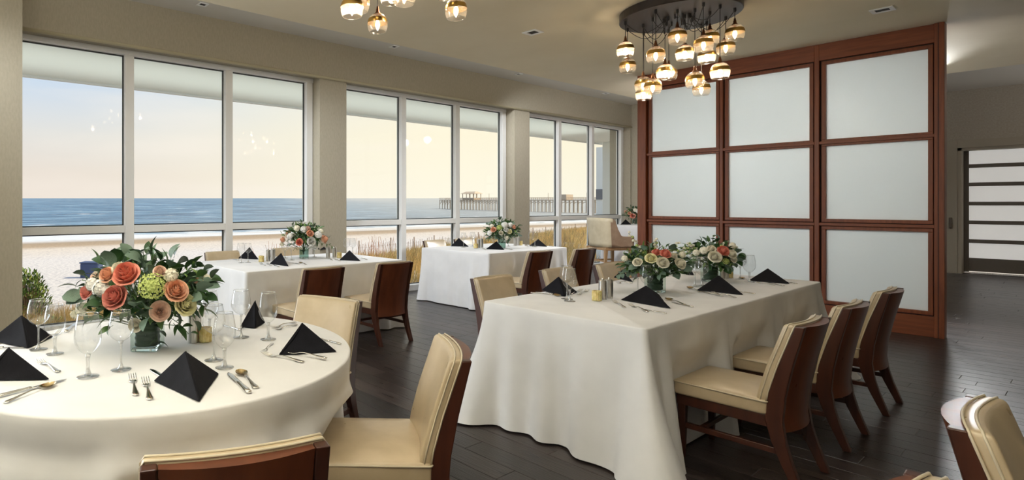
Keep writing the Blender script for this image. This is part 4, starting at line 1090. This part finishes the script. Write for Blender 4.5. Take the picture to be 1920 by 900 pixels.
cut('knife', (425, 485), (450, 489), 'knife at the left end of the left window table'); cut('fork', (487, 494), (498, 499), 'fork below the left window candle'); cut('fork', (496, 492), (513, 502), 'fork left of the left window napkin')
cut('knife', (512, 497), (523, 502), 'knife below the left window napkin'); cut('knife', (547, 493), (561, 496), 'knife right of the left window napkin'); cut('spoon', (558, 492), (578, 498), 'spoon in front of the clear vase')
cut('fork', (614, 484), (625, 490), 'fork in front of the left window shakers'); cut('fork', (625, 486), (640, 491), 'second fork in front of the left window shakers'); cut('knife', (673, 482), (693, 490), 'knife at the right end of the left window table')
# middle window table settings
napkin((845, 462), (879, 463), (862, 457), (860, 446), 'black napkin at the left end of the middle window table')
napkin((911, 467), (946, 469), (929, 464), (931, 452), 'black napkin before the vase of the middle window table')
napkin((992, 461), (1026, 463), (1010, 456), (1009, 448), 'black napkin at the right end of the middle window table')
for k_, x_, y_, s_, lb in (('W', 869, 464, .95, 'left glass of the pair on the middle window table'), ('W', 886, 462, .95, 'right glass of the pair on the middle window table'), ('A', 925, 462, .9, 'glass left of the middle window vase'), ('A', 953, 462, .8, 'glass right of the middle window vase'),
        ('W', 996, 462, .97, 'left glass at the right end of the middle window table'), ('A', 1003, 463, .97, 'right glass at the right end of the middle window table')):
    glass(k_, x_, y_, lb, s=s_)
mill(897, 465, 'left shaker of the left pair at the middle window table'); mill(903, 464, 'right shaker of the left pair at the middle window table'); mill(966, 461, 'left shaker of the right pair at the middle window table'); mill(972, 460, 'right shaker of the right pair at the middle window table')
candle(892, 465.5, 'yellow candle left on the middle window table'); candle(976, 460, 'yellow candle right on the middle window table')
cut('fork', (903, 466), (914, 470), 'fork left of the napkin before the middle window vase'); cut('knife', (948, 466), (961, 469), 'knife right of the napkin before the middle window vase'); cut('knife', (1027, 461), (1038, 463), 'knife at the right end of the middle window table'); cut('spoon', (984, 460), (992, 463), 'spoon left of the right napkin on the middle window table')
napkin((1163, 421.3), (1184, 421.3), (1174, 419), (1173, 411), 'black napkin on the distant high table', z=.96)
glass('A', 1189, 420.5, 'glass on the distant high table beside its bouquet', z=.96)
# ---------------------------------------------------------------- outside
# porch roof, post, balustrade and the neighbouring wing
EXT = mat('exterior_stucco', (.86, .90, .85), .8)
t = thing('porch_roof', 'pale porch overhang seen through the tops of the windows', 'roof', (-8.1, 8, 3.27))
MB().box(-1.2, .98, -13, 14, 0, .12).build('soffit', EXT, t)
MB().box(-1.26, -1.2, -13, 14, -.03, .30).build('fascia', mat('fascia_white', (.82, .82, .80), .6), t)
px_ = ray(1148); tt = -8.9 / px_.x; pc = px_ * tt
t = thing('porch_post', 'thick white square porch post seen in the farthest window', 'post', (pc.x, pc.y, -2.4))
MB().box(-.20, .20, -.20, .20, 0, 5.67).build('shaft', EXT, t, bevel=.01); MB().box(-.24, .24, -.24, .24, 2.0, 2.35).build('base', EXT, t, bevel=.01)
p = ray(1118) * 24
t = thing('neighbouring_wing', 'white building corner with a dark window strip outside the farthest window', 'building', (p.x, p.y, -2.4))
MB().box(0, 6, 0, 5, 0, 6.2).build('wall', EXT, t); MB().box(.0, 5.6, -.03, .02, 4.0, 4.43).build('window_strip', mat('dark_window_strip', (.16, .18, .20), .3), t)
t = thing('white_railing', 'white balustrade outside under the farthest window', 'railing', (-8.3, 15.2, -1.0))
MB().box(-.04, .04, 0, 6, 1.15, 1.22).build('handrail', WHITE, t); MB().box(-.03, .03, 0, 6, .12, .17).build('bottom_rail', WHITE, t)
bd = MB().box(-.018, .018, -.018, .018, .15, 1.16).data('baluster', WHITE)
for i in range(46): o = link('baluster', bd, t); o.location = (0, .07 + i * .13, 0)
# terrain: dune falling to the beach
def dune_edge(y): return interp([(-400, -12), (-10, -13), (3.5, -17), (20.8, -27), (64.5, -38), (140, -46), (600, -60)], y)
def terr(x, y):
    e = dune_edge(y); s = max(0, min(1, (x - (e - 5)) / 7)); s = s * s * (3 - 2 * s)
    bump_ = .18 * math.sin(x * .5 + y * .21) + .12 * math.sin(x * .23 - y * .6)
    q = max(0, min(1, (x - e) / 11)); q = q * q * (3 - 2 * q)
    return -3.0 + s * (.85 + bump_ + .85 * q) + .012 * max(0, x + 60) * .5
ys = [-160, -120, -90, -60, -40, -25] + [-15 + 1.5 * i for i in range(90)] + [125 + 15 * i for i in range(30)]
xs = [-6.9 - .9 * i for i in range(44)] + [-46.5 - 2 * i for i in range(19)]
V = [(x, y, terr(x, y) if x > -82 else -3.2) for x in xs for y in ys]; n = len(ys)
sand = bpy.data.materials.new('beach_sand'); sand.use_nodes = True; tn = sand.node_tree; b = tn.nodes['Principled BSDF']; b.inputs['Roughness'].default_value = .85
tcn = N(tn, 'ShaderNodeTexCoord'); sx = N(tn, 'ShaderNodeSeparateXYZ'); L(tn, tcn.outputs['Object'], sx.inputs[0])
nz = N(tn, 'ShaderNodeTexNoise', in_Scale=.05, in_Detail=4.0); mpn = N(tn, 'ShaderNodeMapping'); mpn.inputs['Scale'].default_value = (1, .35, 1); L(tn, tcn.outputs['Object'], mpn.inputs[0]); L(tn, mpn.outputs[0], nz.inputs['Vector'])
ad = N(tn, 'ShaderNodeMath', operation='MULTIPLY_ADD'); L(tn, nz.outputs[0], ad.inputs[0]); ad.inputs[1].default_value = 8; L(tn, sx.outputs[0], ad.inputs[2])
mr = N(tn, 'ShaderNodeMapRange'); mr.inputs['From Min'].default_value = -84; mr.inputs['From Max'].default_value = -4; L(tn, ad.outputs[0], mr.inputs[0])
band = ramp(tn, mr.outputs[0], [(.0, (.58, .54, .50)), (.17, (.62, .57, .52)), (.205, (.34, .25, .15)), (.28, (.40, .30, .20)), (.33, (.60, .53, .45)), (.50, (.60, .57, .55)), (1, (.56, .52, .48))])
n3 = N(tn, 'ShaderNodeTexNoise', in_Scale=4.5, in_Detail=5.0); L(tn, tcn.outputs['Object'], n3.inputs['Vector']); r3 = ramp(tn, n3.outputs[0], [(.38, (.66, .66, .70)), (.50, (1.0, .99, .98))])
mm = N(tn, 'ShaderNodeMix', data_type='RGBA', blend_type='MULTIPLY'); mm.inputs[0].default_value = .75; L(tn, band.outputs[0], mm.inputs[6]); L(tn, r3.outputs[0], mm.inputs[7]); L(tn, mm.outputs[2], b.inputs['Base Color'])
rr2 = ramp(tn, mr.outputs[0], [(.16, (.28, .28, .28)), (.24, (.8, .8, .8))]); L(tn, rr2.outputs[0], b.inputs['Roughness'])
bp = N(tn, 'ShaderNodeBump', in_Strength=.8, in_Distance=.08); L(tn, n3.outputs[0], bp.inputs['Height']); L(tn, bp.outputs[0], b.inputs['Normal'])
m = MB(); m.add(V, [(i * n + j, (i + 1) * n + j, (i + 1) * n + j + 1, i * n + j + 1) for i in range(len(xs) - 1) for j in range(n - 1)]); o = m.build('beach', sand, smooth=True); o['kind'] = 'structure'
# sea
offs = [0.9 * i for i in range(80)]; q = offs[-1]
while q < 6000: q *= 1.09; offs.append(q)
ysea = [-4000, -2500, -1500, -900, -500, -300, -180] + [-110 + 4 * i for i in range(75)] + [200, 260, 340, 450, 600, 800, 1100, 1600, 2400, 3600, 5500]
V = []
for of in offs:
    for y in ysea:
        x = -74.5 - of + 1.2 * math.sin(y * .05) + .6 * math.sin(y * .17 + 1)
        d = x * FW.x + y * FW.y; s = max(0, min(1, (of - 20) / 320)); s = s * s * (3 - 2 * s)
        z = -3.04 + .0113 * max(0, d) * s
        am = .34 * math.exp(-((of - 32) / 34) ** 2); ph = of * .33 + .35 * math.sin(y * .045) + .2 * math.sin(y * .13 + 2)
        if of > .5: z += am * (max(0, math.sin(ph)) ** 3) * (.6 + .4 * math.sin(y * .06 + of * .1))
        V.append((x, y, z))
sea = bpy.data.materials.new('sea_water'); sea.use_nodes = True; tn = sea.node_tree; b = tn.nodes['Principled BSDF']
tcn = N(tn, 'ShaderNodeTexCoord'); sx = N(tn, 'ShaderNodeSeparateXYZ'); L(tn, tcn.outputs['Object'], sx.inputs[0])
mpn = N(tn, 'ShaderNodeMapping'); mpn.inputs['Scale'].default_value = (1, .34, 1); L(tn, tcn.outputs['Object'], mpn.inputs[0])
nf = N(tn, 'ShaderNodeTexNoise', in_Scale=.22, in_Detail=7.0, in_Roughness=.62); L(tn, mpn.outputs[0], nf.inputs['Vector'])
mr = N(tn, 'ShaderNodeMapRange'); mr.inputs['From Min'].default_value = -75; mr.inputs['From Max'].default_value = -175; L(tn, sx.outputs[0], mr.inputs[0])
bi = ramp(tn, mr.outputs[0], [(0, (.34,) * 3), (.08, (.24,) * 3), (.16, (.10,) * 3), (.22, (.22,) * 3), (.30, (.07,) * 3), (.36, (.15,) * 3), (.5, (.05,) * 3), (.7, (-.02 + .02,) * 3), (1, (0,) * 3)])
ad = N(tn, 'ShaderNodeMath', operation='ADD'); L(tn, nf.outputs[0], ad.inputs[0]); L(tn, bi.outputs[0], ad.inputs[1])
foam = ramp(tn, ad.outputs[0], [(.62, (0, 0, 0)), (.70, (1, 1, 1))])
nb = N(tn, 'ShaderNodeTexNoise', in_Scale=.10, in_Detail=9.0, in_Roughness=.72); L(tn, mpn.outputs[0], nb.inputs['Vector'])
wc = ramp(tn, nb.outputs[0], [(.40, (.018, .07, .13)), (.49, (.05, .14, .24)), (.56, (.12, .25, .37)), (.66, (.36, .48, .56))])
mm = N(tn, 'ShaderNodeMix', data_type='RGBA'); L(tn, foam.outputs[0], mm.inputs[0]); 
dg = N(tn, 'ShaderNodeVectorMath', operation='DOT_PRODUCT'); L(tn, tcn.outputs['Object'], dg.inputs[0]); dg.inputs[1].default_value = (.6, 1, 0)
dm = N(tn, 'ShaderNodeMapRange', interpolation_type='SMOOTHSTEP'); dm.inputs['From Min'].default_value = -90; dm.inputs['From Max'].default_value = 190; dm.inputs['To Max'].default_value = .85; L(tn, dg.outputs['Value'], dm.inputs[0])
tb = N(tn, 'ShaderNodeMix', data_type='RGBA'); L(tn, dm.outputs[0], tb.inputs[0]); L(tn, wc.outputs[0], tb.inputs[6]); tb.inputs[7].default_value = (.42, .42, .40, 1)   # haze and sun glitter towards the pier, painted into the water colour
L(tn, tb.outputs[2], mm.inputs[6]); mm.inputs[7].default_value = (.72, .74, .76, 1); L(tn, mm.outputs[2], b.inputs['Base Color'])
b.inputs['Roughness'].default_value = .34; b.inputs['Specular IOR Level'].default_value = .3
n4 = N(tn, 'ShaderNodeTexNoise', in_Scale=.5, in_Detail=8.0, in_Roughness=.7); L(tn, mpn.outputs[0], n4.inputs['Vector'])
bp = N(tn, 'ShaderNodeBump', in_Strength=.7, in_Distance=1.0); L(tn, n4.outputs[0], bp.inputs['Height']); L(tn, bp.outputs[0], b.inputs['Normal'])
n = len(ysea); m = MB(); m.add(V, [(i * n + j, (i + 1) * n + j, (i + 1) * n + j + 1, i * n + j + 1) for i in range(len(offs) - 1) for j in range(n - 1)])
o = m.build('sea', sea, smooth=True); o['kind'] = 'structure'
# dune grass: tens of thousands of blades
def grass(name, cnt, area, hgt, wid, mats, label, cat, seed, keep=lambda x, y, r: True, clump=9, lean=.35):
    r = random.Random(seed); V = []; Fs = []; mi = []
    for i in range(cnt):
        x, y = area(r)
        if not keep(x, y, r) or (x > -13.6 and y > 22.3) or (abs(x - pc.x) < .6 and abs(y - pc.y) < .6): continue
        z = terr(x, y) - .05; sc = r.uniform(.65, 1.25); c = r.randrange(len(mats))
        for k in range(clump):
            bx, by = x + r.gauss(0, .12), y + r.gauss(0, .12); h_ = hgt * sc * r.uniform(.6, 1.1); a = r.uniform(0, 6.28); w = wid * (1 + depth(Vector((x, y, 0))) / 22)
            lx, ly = math.cos(a) * h_ * lean * r.random() + .10 * h_, math.sin(a) * h_ * lean * r.random() + .12 * h_; o_ = len(V)
            V += [(bx - w * .6, by - w * .6, z), (bx + w * .6, by + w * .6, z), (bx + lx * .4 + w * .4, by + ly * .4 + w * .4, z + h_ * .6), (bx + lx * .4 - w * .4, by + ly * .4 - w * .4, z + h_ * .6), (bx + lx, by + ly, z + h_)]
            Fs += [(o_, o_ + 1, o_ + 2, o_ + 3), (o_ + 3, o_ + 2, o_ + 4)]; mi += [c, c]
    me = mesh(name, V, Fs, mats); me.polygons.foreach_set('material_index', mi); o = link(name, me, None, 'stuff'); tag(o, label, cat); return o
GM = [flm('dry_grass_%d' % i, c, tuple(q * 1.35 for q in c)) for i, c in enumerate([(.74, .48, .15), (.84, .63, .28), (.58, .37, .11), (.44, .30, .10), (.30, .27, .09), (.78, .54, .18), (.26, .17, .08)])]
def area(r):
    while True:
        y = r.uniform(0, 1) ** 1.3 * 95 - 3; e = dune_edge(y); x = r.uniform(e - 1.5, -8.2)
        return x, y
grass('dune_grass', 19000, area, .72, .0045, GM, 'golden dune grass growing between the building and the beach', 'grass', 5, keep=lambda x, y, r: not (x > -19 and y < 5.6) and not (x > -9.2 and 14.5 < y < 22), clump=8)
def area2(r): y = r.uniform(-2, 2.2); return r.uniform(-19, -9), y
grass('near_dune_grass', 2600, lambda r: (r.uniform(-19, -8.6), r.uniform(-1.5, 5.5)), .80, .0045, GM[:4], 'golden dune grass outside beside the leafy shrub at the left', 'grass', 15, clump=9)
# green shrub at the far left, seaside reeds
def shrub(name, loc, rx, rz_, nl, label, mats, seed, ls=.09):
    r = random.Random(seed); t = thing(name, label, 'shrub', loc); m = MB(); st = MB()
    for i in range(nl):
        q = r.uniform(0, 2 * PI); u = r.uniform(-1, 1); s = math.sqrt(1 - u * u) * r.uniform(.5, 1); p_ = Vector((rx * s * math.cos(q), rx * s * math.sin(q), rz_ * (1 + u * r.uniform(.6, 1))))
        me = LEAVES[1]; M_ = Matrix.Translation(p_) @ aimx((p_ - Vector((0, 0, rz_ * .7))).normalized() + Vector((r.uniform(-.6, .6), r.uniform(-.6, .6), r.uniform(-.2, .9)))) @ Matrix.Scale(ls * r.uniform(.7, 1.4), 4)
        m.add([v.co for v in me.vertices], [tuple(f_.vertices) for f_ in me.polygons], r.randrange(len(mats)), M_)
        if i % 12 == 0: st.tube([(0, 0, 0), p_ * .5 + Vector((0, 0, .05)), p_], .008, 4)
    m.build('foliage', mats, t, smooth=True, kind='stuff'); st.build('branches', mat('twig', (.12, .07, .04), .8), t); return t
SG = [flm('shrub_leaf_%d' % i, c, tuple(q * 1.5 for q in c)) for i, c in enumerate([(.10, .16, .03), (.18, .22, .05), (.05, .10, .02)])]
p = at_d(52, 560, 13.0); shrub('green_shrub', (p.x, p.y, terr(p.x, p.y)), .50, .86, 1700, 'leafy green shrub outside next to the left pillar', SG, 3)
p = at_d(96, 590, 11.5); shrub('low_shrub', (p.x, p.y, terr(p.x, p.y)), .35, .28, 500, 'low dark green plant beside the leafy shrub outside', SG, 4)
RD = [flm('red_stalk', (.36, .16, .08), (.5, .26, .14))]
for (px, dd, lb) in ((541, 21, 'thin reddish dune stalks above the left window table'), (700, 26, 'thin reddish stalks rising from the dune grass in the second window')):
    p = at_d(px, 480, dd); t = thing('dune_stalks', lb, 'plant', (p.x, p.y, terr(p.x, p.y))); r = random.Random(int(px)); m = MB()
    for i in range(60):
        a, b_ = r.gauss(0, .45), r.gauss(0, .45); h_ = r.uniform(.9, 1.75); m.tube([(a, b_, 0), (a + r.uniform(-.08, .08), b_, h_ * .6), (a + r.uniform(-.2, .2), b_ + r.uniform(-.2, .2), h_)], .006, 3)
    m.build('stalks', RD, t, kind='stuff')
# sand fence
t = thing('sand_fence', 'thin picket sand fence running between dune grass and beach', 'fence', (-40, 40, 0)); r = random.Random(9); pk = MB(); k_ = 0
pd = MB().box(-.011, .011, -.011, .011, 0, 1.35).data('picket', mat('fence_picket', (.30, .21, .15), .8)); post = MB().box(-.03, .03, -.03, .03, 0, 1.6).data('post', mat('fence_post', (.28, .20, .14), .8))
y = 24.0; i = 0; big = MB()
while y < 120:
    x = dune_edge(y) - 3.0 + .5 * math.sin(y * .3); z = terr(x, y) - .1
    if i < 300: o = link('picket', pd, t); o.location = (x + 40, y - 40, z); o.rotation_euler = (r.uniform(-.05, .05), r.uniform(-.05, .05), 0); o.scale = (1, 1, r.uniform(.85, 1.1))
    else: big.box(x + 40 - .025, x + 40 + .025, y - 40 - .025, y - 40 + .025, z, z + 1.5 * r.uniform(.85, 1.1))
    if i % 14 == 0: o = link('post', post, t); o.location = (x + 40.05, y - 40, z)
    y += .26; i += 1
if big.v: big.build('far_pickets', pd.materials[0], t, kind='stuff')
w = MB()
for hh in (.45, 1.05): w.tube([(dune_edge(yy) - 3.0 + .5 * math.sin(yy * .3) + 40, yy - 40, terr(dune_edge(yy) - 3, yy) + hh) for yy in [24 + 1.5 * i for i in range(64)]], .006, 4)
w.build('wire', mat('wire', (.2, .15, .1), .6), t)
# blue beach box seen past the bouquet
p = at_d(172, 527, 33)
t = thing('beach_chair_box', 'dark blue low box standing on the sand behind the big bouquet', 'box', (p.x, p.y, terr(p.x, p.y)), TH)
MB().rbox((0, 0, .42), (1.05, .7, .84), .05, div=(1, 1, 1)).build('body', mat('navy_canvas', (.045, .07, .15), .7), t, smooth=True); MB().box(-.56, .56, -.38, .38, .84, .92).build('lid', mat('navy_lid', (.06, .09, .18), .6), t, bevel=.02)
# pier
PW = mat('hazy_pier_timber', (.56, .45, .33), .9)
yp = 258; t = thing('fishing_pier', 'long timber fishing pier on many piles far out in the sea', 'pier', (-160, yp, 0))
x0p = (ray(829) * (yp / ray(829).y)).x; 
def seaz(x, y): of = -74.5 - x; d = x * FW.x + y * FW.y; s = max(0, min(1, (of - 20) / 320)); s = s * s * (3 - 2 * s); return -3.04 + .0113 * max(0, d) * s
def decz(x): d = x * FW.x + yp * FW.y; return H + (HY - 374.5) * d / FPX
xe = -60
m = MB(); k = 40
for i in range(k):
    a, b_ = x0p + (xe - x0p) * i / k, x0p + (xe - x0p) * (i + 1) / k; za, zb_ = decz(a), decz(b_)
    V = [(a + 160, -2.5, za - .5), (b_ + 160, -2.5, zb_ - .5), (b_ + 160, 2.5, zb_ - .5), (a + 160, 2.5, za - .5), (a + 160, -2.5, za), (b_ + 160, -2.5, zb_), (b_ + 160, 2.5, zb_), (a + 160, 2.5, za)]
    m.add(V, [(0, 3, 2, 1), (4, 5, 6, 7), (0, 1, 5, 4), (1, 2, 6, 5), (2, 3, 7, 6), (3, 0, 4, 7)])
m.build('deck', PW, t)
nb_ = 84; pile = MB().tube([(0, 0, 0), (0, 0, 1)], .19, 6).data('pile', PW)
for i in range(nb_):
    x = x0p + (xe - x0p) * i / (nb_ - 1)
    for yy in (-2.2, 2.2):
        o = link('pile', pile, t); z0 = seaz(x, yp) - 1; o.location = (x + 160, yy, z0); o.scale = (1, 1, decz(x) - .4 - z0)
m = MB(); r = random.Random(1)
for i in range(nb_ - 1):
    x, x2 = x0p + (xe - x0p) * i / (nb_ - 1) + 160, x0p + (xe - x0p) * (i + 1) / (nb_ - 1) + 160
    zz = decz(x - 160)
    m.tube([(x, -2.3, zz - 2.3), (x, 2.3, zz - .5)], .10, 4); m.tube([(x, -2.4, zz - 1.2), (x2, -2.4, decz(x2 - 160) - 1.2)], .12, 4)
    if i < 5: m.tube([(x, -2.4, zz - 3.4), (x2, -2.4, zz - .5)], .12, 4)
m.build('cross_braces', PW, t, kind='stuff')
m = MB()
for i in range(150):
    x = x0p + (xe - x0p) * i / 149 + 160; zz = decz(x - 160)
    for yy in (-2.5, 2.5): m.box(x - .06, x + .06, yy - .06, yy + .06, zz, zz + 1.15)
for i in range(k):
    a, b_ = x0p + (xe - x0p) * i / k + 160, x0p + (xe - x0p) * (i + 1) / k + 160
    for hh in (.6, 1.1):
        for yy in (-2.5, 2.5): m.tube([(a, yy, decz(a - 160) + hh), (b_, yy, decz(b_ - 160) + hh)], .07, 4)
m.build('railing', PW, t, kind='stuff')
def onpier(px): return (ray(px) * (yp / ray(px).y)).x
for (a, b_, hh, nm) in ((874, 895, 3.4, 'pavilion'), (1054, 1068, 2.6, 'bait_house')):
    xa, xb = onpier(a) + 160, onpier(b_) + 160; zz = decz(onpier(a)); m = MB()
    if nm == 'pavilion':
        for xx in (xa, xa * .66 + xb * .34, xa * .34 + xb * .66, xb):
            for yy in (-3, 3): m.box(xx - .15, xx + .15, yy - .15, yy + .15, zz - 1, zz + hh)
        m.box(xa, xb, -3, 3, zz, zz + 1.1)
        o = m.build('pavilion_posts', PW, t); m = MB(); m.add([(xa - 1, -4, zz + hh), (xb + 1, -4, zz + hh), (xb + 1, 4, zz + hh), (xa - 1, 4, zz + hh), (xa + .5, -1, zz + hh + 1.3), (xb - .5, -1, zz + hh + 1.3), (xb - .5, 1, zz + hh + 1.3), (xa + .5, 1, zz + hh + 1.3)], [(0, 3, 2, 1), (4, 5, 6, 7), (0, 1, 5, 4), (1, 2, 6, 5), (2, 3, 7, 6), (3, 0, 4, 7)]); m.build('pavilion_roof', PW, t)
    else: m.box(xa, xb, -3, 3, zz, zz + hh); m.build('bait_house', PW, t)
for px in (917, 1028, 1100, 893):
    xx = onpier(px) + 160; zz = decz(onpier(px)); MB().tube([(xx, 0, zz), (xx, 0, zz + 3.4)], .12, 5).build('lamp_post', PW, t)
